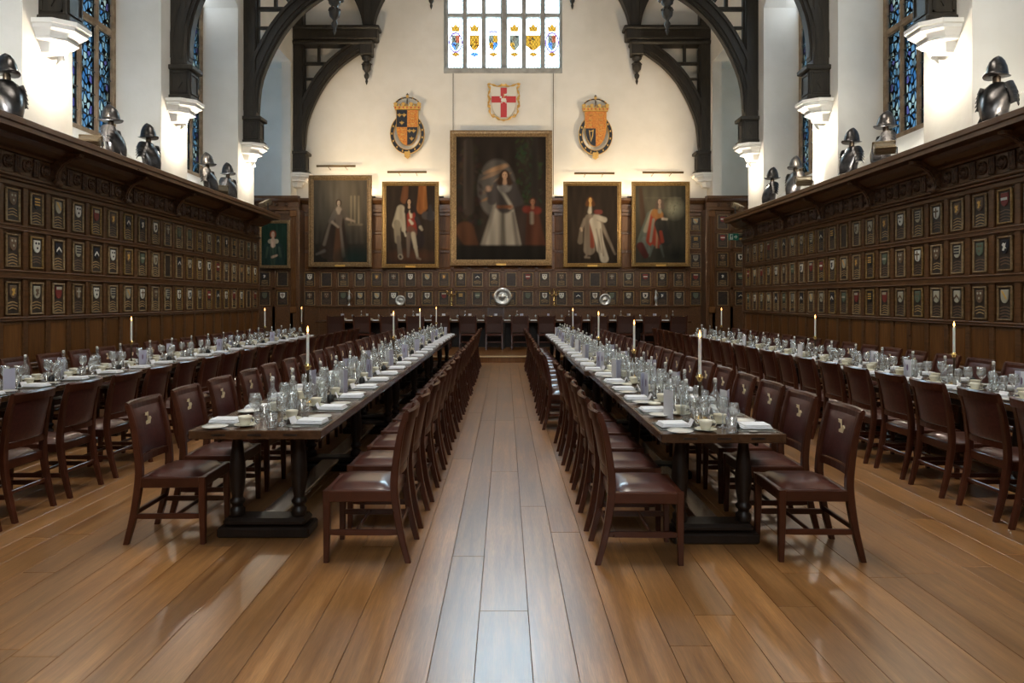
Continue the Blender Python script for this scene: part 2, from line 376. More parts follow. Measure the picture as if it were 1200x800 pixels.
# ------------------------------------------------------------------ plaster walls, piers, side windows
WALL_TOP = 10.8
def side_wall(sx, X, name):
    W = MB(); e = X + sx*1.15                      # outer plane of the wall
    def bx(a, b, *r): W.box(min(a, b), max(a, b), *r)
    for k, pc in enumerate(PIERS): bx(X, e, pc-.55, pc+.55, 0, WALL_TOP)
    for k in range(7):
        y0, y1 = PIERS[k]+.55, PIERS[k+1]-.55
        bx(X+sx*.02, e, y0, y1, 0, 3.9)                             # wall behind the panelling
        W.loft([[(X+sx*.02, y, 3.9), (e, y, 3.9), (e, y, 4.75), (X+sx*.9, y, 4.70)] for y in (y0, y1)])   # sloped sill
        W.loft([[(X, y, z0), (e, y, z0), (e, y, WALL_TOP), (X, y, WALL_TOP)] for y, z0 in
                [(y0, 8.95), (y0+.25, 9.2), (y0+.8, 9.45), ((y0+y1)/2, 9.55), (y1-.8, 9.45), (y1-.25, 9.2), (y1, 8.95)]])
    return struct(name, W.mesh(name, 'plaster'))
WL = side_wall(-1, LX, 'wall_left'); WR = side_wall(1, RX, 'wall_right')
def side_window(idx, sx, X, y0, y1, z0=4.7, hz=4.9):
    xw = X + sx*.93; root = ob(f'window_{idx}', None, None, (xw, (y0+y1)/2, z0)); root['kind'] = 'structure'
    wv = y1-y0; jam = .12; nl = 5; mw = .095; lw = (wv-2*jam-(nl-1)*mw)/nl
    F = MB()
    for s in (-1, 1): F.box(-.06, .06, s*wv/2-(jam if s > 0 else 0), s*wv/2+(jam if s < 0 else 0), 0, hz, .02)
    F.box(-.10, .10, -wv/2, wv/2, -.10, .03, .02); F.box(-.09, .09, -wv/2, wv/2, hz-.15, hz, .02)
    ob('frame', F.mesh('window_frame', 'stone'), root)
    T = MB(); T.box(-.06, .06, -wv/2+jam, wv/2-jam, 2.0, 2.14, .03); ob('transom', T.mesh('transom', 'stone'), root)
    mu = MB(); mu.post([(0, 0, .03, .055, mw/2), (0, 0, hz-.15, .055, mw/2)], ch=.5); mm = mu.mesh('mullion', 'stone')
    y = -wv/2+jam
    pl = MB(); pl.box(-.004, .004, -lw/2, lw/2, 0, 1.97); pl = pl.mesh('pane', 'stained')
    pu = MB(); pu.box(-.004, .004, -lw/2, lw/2, 0, hz-.15-2.14); pu = pu.mesh('pane', 'stained')
    bar = MB()
    for z in np.arange(.3, hz-.2, .42):
        bar.box(-.008, .008, -wv/2+jam, wv/2-jam, z-.008, z+.008)
    ob('saddle_bars', bar.mesh('saddle_bars', 'black'), root, (-sx*.02, 0, 0))
    for i in range(nl):
        c = y + lw/2
        ob('pane', pl, root, (0, c, .03)); ob('pane', pu, root, (0, c, 2.14))
        if i < nl-1: ob('mullion', mm, root, (0, c+lw/2+mw/2, 0))
        y += lw + mw
k = 2
for b in range(7):
    for sx, X in ((-1, LX), (1, RX)):
        side_window(k, sx, X, PIERS[b]+.55, PIERS[b+1]-.55); k += 1

# end wall with window opening, bays either side of it, roof, wall behind the camera
EY = 22.0
WX0, WX1, WZ0, WZ1 = -1.98, 1.84, 8.91, 14.6
E = MB()
E.box(-9.9, WX0, EY, EY+.9, 0, 17.5); E.box(WX1, 9.7, EY, EY+.9, 0, 17.5)
E.box(WX0, WX1, EY, EY+.9, 0, WZ0); E.box(WX0, WX1, EY, EY+.9, WZ1, 17.5)
WE = struct('wall_end', E.mesh('wall_end', 'plaster'))
for sx, X, nm in ((-1, LX, 'wall_bay_left'), (1, RX, 'wall_bay_right')):
    B = MB()
    def bx(a, b, *r): B.box(min(a, b), max(a, b), *r)
    y0 = PIERS[7]+.55
    bx(X+sx*1.1, X+sx*3.2, y0-.35, y0, 0, WALL_TOP)             # front return of the bay
    bx(X, X+sx*3.2, y0, EY, 9.07, 9.35)                         # bay ceiling
    bx(X, X+sx*.35, y0, EY, 9.35, WALL_TOP)
    bx(X+sx*2.9, X+sx*3.2, y0, EY, 0, 4.25); bx(X+sx*2.9, X+sx*3.2, y0, EY, 8.6, 9.2)
    for q0 in (y0, EY-.25): bx(X+sx*2.9, X+sx*3.2, q0, q0+.25, 4.25, 8.6)
    bx(X, X+sx*.28, EY-.62, EY, 4.85, 9.07)                     # respond against the end wall
    struct(nm, B.mesh(nm, 'plaster')); side_window(16 if sx < 0 else 17, sx, X+sx*2.1, y0+.25, EY-.25, 4.3, 4.3)
C_ = MB()
for s, X in ((-1, LX-1.2), (1, RX+1.2)):
    C_.loft([[(X, y, WALL_TOP-.1), (X, y, WALL_TOP+.15), (s*1.1, y, 16.9), (s*1.1, y, 16.65)] for y in (-11, 23)])
C_.box(-1.2, 1.2, -11, 2.4, 16.65, 16.9); C_.box(-1.2, 1.2, 11.6, 23, 16.65, 16.9)
struct('ceiling', C_.mesh('ceiling', 'roof'))
Bk = MB(); Bk.box(-9, 9, -10.0, -9.6, 0, 7.0); Bk.box(-9, -2.6, -10.0, -9.6, 7, 17.5); Bk.box(2.6, 9, -10.0, -9.6, 7, 17.5); Bk.box(-2.6, 2.6, -10.0, -9.6, 12, 17.5)
Bk.box(-6.7, 6.5, -9.6, -9.2, 0, 5.2, 0, 1)
struct('wall_back', Bk.mesh('wall_back', ['plaster', 'oakwarm']))

# end window: six lights, stone mullions, heraldic glass
win = ob('window_1', None, None, (0, EY+.22, WZ0)); win['kind'] = 'structure'
lights = [(525.3, 542), (547.3, 564.3), (569.3, 586.7), (594.4, 611.3), (616.7, 633.3), (639, 655.3)]
px = lambda p, y=22.1: (p-592)*y/800
F = MB(); zt = WZ1-WZ0
F.box(WX0, px(lights[0][0]), -.12, .12, 0, zt, .03); F.box(px(lights[-1][1]), WX1, -.12, .12, 0, zt, .03)
F.box(WX0, WX1, -.24, .14, 0, .19, .02); F.box(WX0, WX1, -.12, .12, zt-.2, zt)
ob('frame', F.mesh('end_window_frame', 'greystone'), win)
for i in range(5):
    a, b = px(lights[i][1]), px(lights[i+1][0]); q = MB()
    q.post([((a+b)/2, 0, .19, (b-a)/2, .13), ((a+b)/2, 0, zt-.2, (b-a)/2, .13)], ch=.4); ob('mullion', q.mesh('mullion', 'greystone'), win)
for z in (1.87, 3.7):
    q = MB(); q.box(px(lights[0][0]), px(lights[-1][1]), -.1, .1, z, z+.13, .03); ob('transom', q.mesh('transom', 'greystone'), win)
def ell(cx, cz, rx, rz, n=18, a0=0): return [(cx+rx*math.cos(a0+2*math.pi*i/n), cz+rz*math.sin(a0+2*math.pi*i/n)) for i in range(n)]
def shield_out(w_, h_, cx=0, cz=0, n=5):
    """heater shield, top edge at cz, width w_, height h_"""
    o = [(cx-w_/2, cz), (cx+w_/2, cz), (cx+w_/2, cz-h_*.45)]
    for i in range(1, n): t = i/n; o.append((cx+w_/2*(1-t**1.7), cz-h_*(.45+.55*math.sin(t*math.pi/2)**.9)))
    o.append((cx, cz-h_))
    for i in range(n-1, 0, -1): t = i/n; o.append((cx-w_/2*(1-t**1.7), cz-h_*(.45+.55*math.sin(t*math.pi/2)**.9)))
    o.append((cx-w_/2, cz-h_*.45)); return o
for li, (a, b) in enumerate(lights):
    xa, xb = px(a), px(b); xc = (xa+xb)/2
    for z0, z1 in ((.19, 1.87), (2.0, 3.7), (3.83, zt-.2)):
        q = MB(); q.box(-(xb-xa)/2, (xb-xa)/2, -.004, .004, 0, z1-z0); p_ = ob('pane', q.mesh('pane', 'clear'), win, (xc, 0, z0))
        if z0 < .5:
            g = MB(); kind = [0, 1, 2, 3, 4, 0][li]
            o1 = ell(0, .55, .185, .24); o2 = ell(0, .55, .15, .2)
            if kind in (0,):
                for i in range(18):
                    j = (i+1) % 18; g.prism([o1[i], o1[j], o2[j], o2[i]], -.012, -.008, mi=0)
                qs = [(4, 2), (3, 4)]
            else: qs = [[(1, 1), (1, 1)], [(4, 1), (1, 3)], [(4, 4), (1, 4)], [(1, 1), (1, 1)]][kind-1]
            sh = {0: .22, 1: .27, 2: .24, 3: .26, 4: .38}[kind]
            for r_ in (0, 1):
                for c_ in (0, 1):
                    x0 = -sh/2+c_*sh/2; z1_ = .72-r_*.17
                    if r_ == 0: g.prism([(x0, z1_), (x0+sh/2, z1_), (x0+sh/2, z1_-.17), (x0, z1_-.17)], -.012, -.008, mi=qs[0][c_])
                    else: g.prism([(x0, z1_), (x0+sh/2, z1_)] + ([(x0+sh/2, z1_-.07), (x0+sh*.2, z1_-.16), (x0, z1_-.19)] if c_ else [(x0+sh/2, z1_-.19), (x0+sh*.3, z1_-.16), (x0, z1_-.07)]), -.012, -.008, mi=qs[1][c_])
            g.prism([(-.1, .80), (.1, .80), (.13, .95), (.06, .9), (0, .98), (-.06, .9), (-.13, .95)] if kind != 2 else [(-.14, .78), (.14, .78), (.1, .82), (-.1, .82)], -.012, -.008, mi=1 if kind != 2 else 0)
            g.prism([(-.13, .28), (0, .22), (.13, .28), (.04, .32), (-.04, .32)], -.012, -.008, mi=3 if kind == 1 else 1)
            for ii in range(6): g.prism(ell(rnd.uniform(-.1, .1), rnd.uniform(.42, .68), .022, .028, 6), -.016, -.012, mi=rnd.choice([0, 2, 1, 3]))
            ob('heraldic_glass', g.mesh('heraldic_glass', ['gpurple', 'ggold', 'gred', 'gblue', 'gpale']), p_, (0, 0, .10)).scale = (1.22, 1, 1.42)

# ------------------------------------------------------------------ timber roof trusses
def curve_off(P, t):
    out = []
    for i, p in enumerate(P):
        a = P[max(i-1, 0)]; b = P[min(i+1, len(P)-1)]; dx, dz = b[0]-a[0], b[1]-a[1]; l = math.hypot(dx, dz)
        out.append((p[0]-dz/l*t, p[1]+dx/l*t))
    return out
BR = catmull([(-6.42, 6.45), (-6.31, 7.34), (-5.86, 8.33), (-5.33, 9.0), (-4.72, 9.46), (-4.3, 9.66)], 4)
PEND = [(0, -1.28), (.02, -1.24), (.045, -1.16), (.03, -1.1), (.075, -1.03), (.085, -.97), (.04, -.90), (.06, -.86), (.13, -.78), (.15, -.68), (.12, -.58), (.08, -.52), (.15, -.46), (.16, -.40), (.11, -.34)]
def truss(idx, y, corb=True):
    root = ob(f'trim_{idx}', None, None, (0, y, 0)); root['kind'] = 'structure'
    th = .17
    for s in (1, -1):
        off = 0 if s == 1 else (RX+LX)              # mirrored about the hall's own axis
        m = lambda P: [(x_ if s == 1 else -x_+off, z_) for x_, z_ in P]
        def bxx(q, x0, x1, *r):
            if s == -1: x0, x1 = -x1+off, -x0+off
            q.box(x0, x1, *r)
        q = MB(); bxx(q, -6.74, -6.40, -th, th, 6.2, 11.6, .03); bxx(q, -6.44, -6.36, -th*.45, th*.45, 6.5, 9.6, .02); ob('wall_post', q.mesh('wall_post', 'truss'), root)
        q = MB(); bxx(q, -6.74, -6.26, -.24, .24, 5.62, 5.72, .02); bxx(q, -6.74, -6.32, -.20, .20, 5.7, 6.24, .01); bxx(q, -6.74, -6.24, -.25, .25, 6.22, 6.32, .02)
        bxx(q, -6.33, -6.30, -.14, .14, 5.76, 5.80); bxx(q, -6.33, -6.30, -.14, .14, 6.14, 6.18)
        for t in (-.15, .13): bxx(q, -6.33, -6.30, t, t+.02, 5.76, 6.18)
        bxx(q, -6.69, -6.37, -.215, -.19, 5.76, 5.79); bxx(q, -6.69, -6.37, -.215, -.19, 6.15, 6.18); bxx(q, -6.69, -6.66, -.215, -.19, 5.76, 6.18); bxx(q, -6.40, -6.37, -.215, -.19, 5.76, 6.18)
        q.prism([(x_, z_) for x_, z_ in m([(-6.53, 6.10), (-6.46, 5.97), (-6.53, 5.84), (-6.60, 5.97)])], -.22, -.19)
        ob('post_base', q.mesh('post_base', 'truss'), root)
        # moulded brace: a wide core, a proud rib on each edge
        q = MB(); o1 = curve_off(BR, .34)
        q.strip(m(BR), m(o1), -th*.8, th*.8)
        q.strip(m(curve_off(BR, -.04)), m(curve_off(BR, .07)), -th*.5, th*.5)
        q.strip(m(curve_off(BR, .07)), m(curve_off(BR, .13)), -th*1.05, th*1.05)
        q.strip(m(curve_off(BR, .26)), m(curve_off(BR, .34)), -th*1.05, th*1.05)
        ob('arched_brace', q.mesh('arched_brace', 'truss'), root)
        q = MB(); bxx(q, -6.6, -5.55, -.07, .07, 9.10, 9.18, .01); bxx(q, -5.98, -5.90, -.06, .06, 9.16, 9.75, .01)
        bxx(q, -6.45, -6.0, -.06, .06, 8.62, 8.68, .01)
        ob('spandrel_rail', q.mesh('spandrel_rail', 'truss'), root)
        q = MB(); bxx(q, -6.9, -4.05, -.2, .2, 9.86, 10.2, .03); bxx(q, -6.8, -4.18, -.23, .23, 9.70, 9.84, .04); bxx(q, -6.8, -3.98, -.24, .24, 10.18, 10.30, .03)
        bxx(q, -6.2, -4.5, -.215, -.2, 9.93, 9.96); bxx(q, -6.2, -4.5, -.215, -.2, 10.1, 10.13)
        ob('hammer_beam', q.mesh('hammer_beam', 'truss'), root)
        q = MB(); q.lathe(PEND, 10, o=((-4.42 if s == 1 else 4.42+off), 0, 9.74)); bxx(q, -4.62, -4.22, -.2, .2, 9.38, 9.72, .03)
        for t in range(8):
            an = t*math.pi/4; q.lathe([(0, -.05), (.045, 0), (0, .05)], 6, o=((-4.42 if s == 1 else 4.42+off)+.13*math.cos(an), .13*math.sin(an), 9.12))
        ob('pendant', q.mesh('pendant', 'truss'), root)
        q = MB(); bxx(q, -4.5, -4.2, -.17, .17, 10.3, 14.4, .03)
        cl = catmull([(-4.52, 10.32), (-4.62, 10.75), (-4.95, 11.4), (-5.5, 11.85), (-6.1, 12.0)], 4)
        q.strip(m(cl), m([(-4.4, 10.32)]+[(x_+.2, z_+.2) for x_, z_ in cl[1:]]), -.15, .15)
        cr = catmull([(-4.18, 10.32), (-4.06, 10.8), (-3.75, 11.4), (-3.3, 11.85), (-2.6, 12.1)], 4)
        q.strip(m(cr), m([(-4.3, 10.32)]+[(x_-.2, z_+.2) for x_, z_ in cr[1:]]), -.15, .15)
        ob('hammer_post', q.mesh('hammer_post', 'truss'), root)
        q = MB(); bxx(q, -4.5, -2.15, -.2, .2, 12.15, 12.6, .03); ob('upper_hammer_beam', q.mesh('upper_hammer_beam', 'truss'), root)
        q = MB(); xx = -2.36 if s == 1 else 2.36+off
        q.lathe(PEND, 10, o=(xx, 0, 12.15)); bxx(q, -2.5, -2.22, -.14, .14, 11.8, 12.2, .02); ob('pendant', q.mesh('pendant', 'truss'), root)
        q = MB(); cu = catmull([(-2.3, 12.6), (-2.1, 13.4), (-1.4, 14.4), (-.11, 14.9)], 5)
        q.strip(m(cu), m(curve_off(cu, .3)), -.15, .15)
        r0 = [(-7.6, 10.9), (-1.1, 16.6)]; q.strip(m(r0), m([(-7.6, 10.6), (-1.1, 16.25)]), -.15, .15)
        ob('upper_brace', q.mesh('upper_brace', 'truss'), root)
        if corb:
            q = MB(); prof = [(5.62, .54, .36), (5.56, .54, .36), (5.545, .50, .33), (5.50, .50, .33), (5.47, .44, .30), (5.40, .36, .26), (5.385, .38, .27), (5.36, .38, .27), (5.34, .28, .20), (5.20, .22, .15), (5.17, .10, .08)]
            secs = []
            for z_, pr, hw in prof:
                sec = [(-6.8, -hw), (-6.72+pr*.55, -hw), (-6.72+pr, -hw*.5), (-6.72+pr, hw*.5), (-6.72+pr*.55, hw), (-6.8, hw)]
                secs.append([((x_ if s == 1 else -x_+off), y_, z_) for x_, y_ in sec])
            q.loft(secs); ob('corbel', q.mesh('corbel', 'corbel'), root)
    return root
ti = 20
for pc in PIERS[2:]:
    truss(ti, pc - .02); ti += 1
truss(ti, EY - .22)

# ------------------------------------------------------------------ panelling
def shield_mesh(w_, h_, field, kind, charge, t=.012):
    q = MB(); o_ = shield_out(w_, h_, 0, h_/2); q.prism(o_, 0, -t, mi=0, inset=.06)
    y0, y1 = -t*.8, -t-.004
    if kind == 'chevron': q.prism([(-w_*.42, -h_*.10), (0, h_*.2), (w_*.42, -h_*.10), (w_*.42, -h_*.26), (0, h_*.03), (-w_*.42, -h_*.26)], y0, y1, mi=1)
    elif kind == 'fess': q.box(-w_*.42, w_*.42, y1, y0, -h_*.05, h_*.14, mi=1)
    elif kind == 'bars':
        for z in (.32, .08, -.14): q.box(-w_*.4, w_*.4, y1, y0, z*h_-.008, z*h_+.012, mi=1)
    elif kind == 'bend': q.prism([(-w_*.42, h_*.42), (-w_*.2, h_*.42), (w_*.36, -h_*.12), (w_*.28, -h_*.24)], y0, y1, mi=1)
    elif kind == 'cross': q.box(-w_*.08, w_*.08, y1, y0, -h_*.38, h_*.42, mi=1); q.box(-w_*.4, w_*.4, y1, y0, .06*h_, .2*h_, mi=1)
    elif kind == 'beast': q.prism([(-w_*.25, -.25*h_), (-w_*.1, 0), (-w_*.3, .15*h_), (-w_*.1, .3*h_), (w_*.1, .2*h_), (w_*.25, .3*h_), (w_*.15, 0), (w_*.3, -.15*h_), (w_*.1, -.1*h_), (0, -.3*h_)], y0, y1, mi=1)
    elif kind == 'three':
        for xx, zz in ((-.22, .25), (.22, .25), (0, -.12)): q.prism(ell(xx*w_, zz*h_, w_*.12, w_*.13, 8), y0, y1, mi=1)
    elif kind == 'chief': q.box(-w_*.44, w_*.44, y1, y0, h_*.24, h_*.47, mi=1)
    return q.mesh('shield', [field, charge])
combos = [('cream', 'chevron', 'faded'), ('green', 'fess', 'cream'), ('white', 'beast', 'blue'), ('cream', 'bend', 'gold'), ('faded', 'three', 'cream'), ('oldred', 'chief', 'cream'),
          ('blue', 'chevron', 'white'), ('white', 'three', 'blue'), ('faded', 'cross', 'cream'), ('cream', 'bars', 'blue'), ('blue', 'beast', 'white'), ('green', 'three', 'faded'),
          ('oldred', 'fess', 'white'), ('white', 'cross', 'faded'), ('faded', 'beast', 'gold'), ('cream', 'beast', 'faded'), ('blue', 'bars', 'gold')]
SHIELDS = [shield_mesh(.125, .17, *c) for c in combos]
def scroll_mesh(wv, rows, seed):
    r = random.Random(seed); q = MB(); nb = 6
    for i in range(rows):
        z = -i*.038; hw = wv*r.uniform(.36, .46)
        pts = [(-hw+2*hw*k_/nb, z+.010*math.cos((k_/nb-.5)*math.pi*1.6)) for k_ in range(nb+1)]
        q.strip(pts, [(a, b+r.uniform(.010, .016)) for a, b in pts], 0, -.003)
    return q.mesh('lettering', M['lettergold'] if seed % 2 else M['faded'])
SCROLLS = [scroll_mesh(.2, 4, s) for s in range(5)] + [scroll_mesh(.2, 3, s) for s in range(5, 8)]
def armorial_mesh(wv, h, frame):
    q = MB(); t = .022
    q.box(-wv/2+t, wv/2-t, -.012, 0, -h/2+t, h/2-t, 0, 1)
    for s in (-1, 1):
        q.box(s*wv/2-(t if s > 0 else 0), s*wv/2+(t if s < 0 else 0), -.03, 0, -h/2, h/2, .006)
        q.box(-wv/2, wv/2, -.031, 0, s*h/2-(t if s > 0 else 0), s*h/2+(t if s < 0 else 0), .006)
    return q.mesh('armorial_panel', [frame, 'board'])
ARM = [armorial_mesh(.25, .43, fr) for fr in ('frametan', 'gilt', 'giltdull', 'frametan')]
ARM_END = [armorial_mesh(.34, .45, fr) for fr in ('frametan', 'gilt', 'frametan')]
def armorial(parent, loc, rz, end=False):
    r = rnd.random()
    p = ob('armorial_panel', rnd.choice(ARM_END if end else ARM), parent, loc, (0, 0, rz))
    if r < .97:
        s_ = ob('shield', rnd.choice(SHIELDS), p, (0, -.013, .085)); s_.scale = (1.25, 1, 1) if end else (1, 1, 1)
        s_ = ob('lettering', rnd.choice(SCROLLS), p, (0, -.012, -.06)); s_.scale = (1.3, 1, 1) if end else (1, 1, 1)
    return p
def raised_panel(wv, h, m='oakwarm'):
    q = MB(); a, b = wv/2, h/2
    q.loft([[(-a, 0, -b), (a, 0, -b), (a, 0, b), (-a, 0, b)], [(-a, -.008, -b), (a, -.008, -b), (a, -.008, b), (-a, -.008, b)],
            [(-a+.03, -.014, -b+.03), (a-.03, -.014, -b+.03), (a-.03, -.014, b-.03), (-a+.03, -.014, b-.03)]])
    return q.mesh('plain_panel', m)
# shared carved ornament
q = MB(); q.lathe([(.085, 0), (.085, -.02), (.07, -.03), (.06, -.022), (.045, -.02), (.03, -.035), (0, -.045)], 16, ax='y', o=(0, 0, 0), sm=False)
# lathe along y points its profile to -y
ROUND = None
def roundel_mesh():
    q = MB()
    q.lathe([(.088, 0), (.088, .022), (.074, .034), (.064, .020), (.05, .016), (.042, .03), (.02, .045), (0, .048)], 16, ax='y', sm=False)
    for i in range(8):
        a = i*math.pi/4; q.lathe([(0, 0), (.014, .01), (0, .03)], 5, ax='y', o=(.055*math.cos(a), -.015, .055*math.sin(a)))
    return q.mesh('roundel', 'carved')
ROUND = roundel_mesh()
q = MB(); q.box(-.055, .055, -.028, 0, -.115, .115, .006)
for t in (-.03, 0, .03): q.box(t-.009, t+.009, -.04, -.02, -.1, .1, .004)
FLUTE = q.mesh('fluted_block', 'carved')
q = MB()   # scrolled bracket below the cornice, profile in depth x height
prof = [(0, 0), (.06, 0), (.1, .05), (.085, .12), (.11, .2), (.17, .29), (.28, .36), (.40, .40), (.42, .44), (0, .44)]
q.prism([(-a, b) for a, b in prof], -.05, .05, 'yz'); q.prism([(-a*1.0-.012, b) for a, b in prof[1:8]]+[(-.1, .4), (-.02, .02)], -.025, .025, 'yz')
q.lathe([(.045, -.07), (.05, 0), (.045, .07)], 10, ax='x', o=(0, -.07, .04))
BRACK = q.mesh('bracket', 'carved')
def side_panelling(idx, sx, xf, xc, y_first, pitch, ncol, y_end, dz, ybr):
    """built facing -y locally then turned to face the hall"""
    root = ob(f'trim_{idx}', None); root['kind'] = 'structure'
    W = lambda lx, ly, lz: ((xf - sx*(-ly)), lx, lz)     # local depth (-y) to the hall
    rz = R(90) if sx < 0 else R(-90)
    y0 = -9.2
    q = MB()
    def bb(ya, yb, d0, d1, za, zb, b=0, mi=0):
        xa, xb = xf - sx*d0, xf - sx*d1
        q.box(min(xa, xb), max(xa, xb), ya, yb, za, zb, b, mi)
    back = -(abs(abs(LX if sx < 0 else RX) - abs(xf)) + .02)
    bb(y0, y_end, back, -.022, 0, 3.74+dz)                          # carcass
    ops = [(2.59, 3.075), (2.005, 2.505), (1.40, 1.885), (.78, 1.335), (.14, .70)]
    zs = [3.15] + [z for a, b in ops for z in (b, a)] + [0]
    for i in range(0, len(zs), 2): bb(y0, y_end, -.03, .012, zs[i+1]+dz if zs[i+1] else 0, zs[i]+dz, .008)   # rails
    for (a, b) in ops:                                               # sill bead of each row
        bb(y0, y_end, 0, .022, a-.028+dz, a-.008+dz, .006); bb(y0, y_end, 0, .020, b+.008+dz, b+.024+dz, .006)
    kk0 = -int((y_first - 5.2)/pitch)
    for k_ in range(kk0, ncol+1):
        y = y_first + (k_-.5)*pitch
        bb(y-.045, y+.045, -.032, .009, .02, 3.13+dz, .006)
    bb(y_end-.06, y_end, -.03, .03, 0, 3.2+dz, .01)
    bb(y0, y_end, back, .05, 3.15+dz, 3.19+dz, .012); bb(y0, y_end, back, .075, 3.19+dz, 3.24+dz, .014)
    bb(y0, y_end, -.03, .02, 3.24+dz, 3.51+dz)
    D = abs(xf-xc)
    pr = [(.03, 3.50), (.07, 3.50), (.08, 3.53), (.16, 3.55), (.24, 3.60), (.30, 3.655), (D-.02, 3.665), (D-.02, 3.72), (D-.0, 3.735), (D, 3.80), (D-.03, 3.815), (-.05, 3.83), (-.05, 3.5)]
    q.loft([[(xf-sx*a, y, z+dz) for a, z in pr] for y in (y0, y_end+.12)])
    bb(y0, y_end+.12, back-.03, 0, 3.72+dz, 3.83+dz)
    ob('frame', q.mesh('panelling_frame', 'oakframe'), root)
    lowp = raised_panel(pitch-.10, .54); low2 = raised_panel(pitch-.10, .55)
    loc = lambda d_, y, z: (xf - sx*d_, y, z+dz)
    for k_ in range(kk0, ncol):
        y = y_first + k_*pitch
        if k_ >= -1:
            for z in (2.835, 2.25, 1.635): armorial(root, loc(-.02, y, z), rz)
        ob('plain_panel', lowp, root, loc(-.022, y, 1.058), (0, 0, rz)); ob('plain_panel', low2, root, loc(-.022, y, .42), (0, 0, rz))
    for i, yb in enumerate(ybr):
        ob('bracket', BRACK, root, loc(.012, yb, 3.20), (0, 0, rz))
        for j in range(5):
            yy = yb + .175 + j*.349
            if yy < y_end - .1: ob('roundel', ROUND, root, loc(.02, yy, 3.375), (0, 0, rz))
            if j < 4 and yy < y_end - .25: ob('fluted_block', FLUTE, root, loc(.02, yy+.1745, 3.375), (0, 0, rz))
    return root
# brackets: their depth profile is along -y local
side_panelling(2, -1, -6.32, -5.79, 8.77, .447, 20, 17.5, 0, [7.76+1.745*k for k in range(6)])
side_panelling(3, 1, 6.18, 5.70, 8.45, .4457, 21, 17.72, -.06, [7.93+1.755*k for k in range(6)])

# end-wall panelling: five rows of panels under a cornice, shelf at its foot
PEY = 21.86
root = ob('trim_4', None); root['kind'] = 'structure'
q = MB(); XE0, XE1 = -6.52, 6.36
q.box(XE0, XE1, PEY+.02, EY+.05, .1, 4.8)
rows = [1.665, 2.265, 2.865, 3.465, 4.045]
edges = [(z-.25, z+.25) for z in rows]
zs = [.17, edges[0][0]]
for i in range(4): zs += [edges[i][1], edges[i+1][0]]
zs += [edges[4][1], 4.4]
for i in range(0, len(zs), 2): q.box(XE0, XE1, PEY-.015, PEY+.03, zs[i], zs[i+1], .008)
for a, b in edges: q.box(XE0, XE1, PEY-.025, PEY, a-.03, a-.01, .006); q.box(XE0, XE1, PEY-.022, PEY, b+.01, b+.025, .005)
cols = [px(363+19.66*k, PEY) for k in range(-1, 25)]
cp = cols[1]-cols[0]
for k in range(len(cols)+1):
    x = cols[0]-cp/2 + k*cp
    q.box(x-.05, x+.05, PEY-.015, PEY+.03, .2, 4.4, .008)
pr = [(0, 4.40), (.05, 4.42), (.05, 4.5), (.03, 4.52), (.03, 4.66), (.10, 4.70), (.16, 4.78), (.16, 4.85), (-.1, 4.87), (-.1, 4.4)]
q.loft([[(x, PEY-a, z) for a, z in pr] for x in (XE0, XE1)])
ob('frame', q.mesh('end_panelling_frame', 'oakframe'), root)
pp = raised_panel(cp-.1, .5, 'oakwarm')
for k, x in enumerate(cols):
    for r_, z in enumerate(rows):
        hidden = any(a < x < b for a, b in ((-6.1, -4.3), (-3.85, -2.2), (-1.7, 1.45), (1.95, 3.65), (4.1, 5.85)))
        if r_ < 2 or (r_ >= 2 and x > 5.8 and r_ < 5): armorial(root, (x, PEY+.005, z), 0, True)
        elif not hidden or r_ == 4 or r_ == 2: ob('plain_panel', pp, root, (x, PEY+.02, z))
# bay panelling either side, standing forward of the end wall
for sx, x0, x1, idx in ((-1, -9.4, -6.54, 5), (1, 6.38, 9.2, 6)):
    root = ob(f'trim_{idx}', None); root['kind'] = 'structure'; yb = 21.35
    q = MB(); q.box(x0, x1, yb+.02, EY+.05, .1, 4.8)
    for i in range(0, len(zs), 2): q.box(x0, x1, yb-.015, yb+.03, zs[i], zs[i+1], .008)
    cc = []
    k = 0
    xin = x1 if sx < 0 else x0
    while True:
        x = xin + sx*(.42 + k*.56)
        if abs(x) > 9.0: break
        cc.append(x); k += 1
    for k in range(len(cc)+1):
        x = cc[0] - sx*.28 + sx*k*.56
        q.box(x-.05, x+.05, yb-.015, yb+.03, .2, 4.4, .008)
    q.loft([[(x, yb-a, z) for a, z in pr] for x in ((x0, x1+.1) if sx < 0 else (x0-.1, x1))])
    xa = xin
    q.box(min(xa, xa-sx*.12), max(xa, xa-sx*.12), yb-.05, PEY, .17, 4.45, .02)
    ob('frame', q.mesh('bay_panelling_frame', 'oakframe'), root)
    q = MB()
    for t in (-.06, -.02, .02, .06): q.box(xin+sx*.07+t-.012, xin+sx*.07+t+.012, yb-.075, yb-.02, 1.4, 4.2, .006)
    q.box(xin+sx*.07-.11, xin+sx*.07+.11, yb-.09, yb-.02, 4.2, 4.4, .02); q.box(xin+sx*.07-.11, xin+sx*.07+.11, yb-.09, yb-.02, 1.2, 1.4, .02)
    ob('pilaster', q.mesh('pilaster', 'oakwarm'), root)
    for x in cc:
        for r_, z in enumerate(rows):
            if sx < 0 and r_ >= 2 and abs(x) < 8.2: continue
            armorial(root, (x, yb+.005, z), 0, True)
    for t in range(9):
        ob('carved_boss', ROUND, root, (xin+sx*(.3+.3*t), yb-.02, 4.59)).scale = (.8, 1, .8)

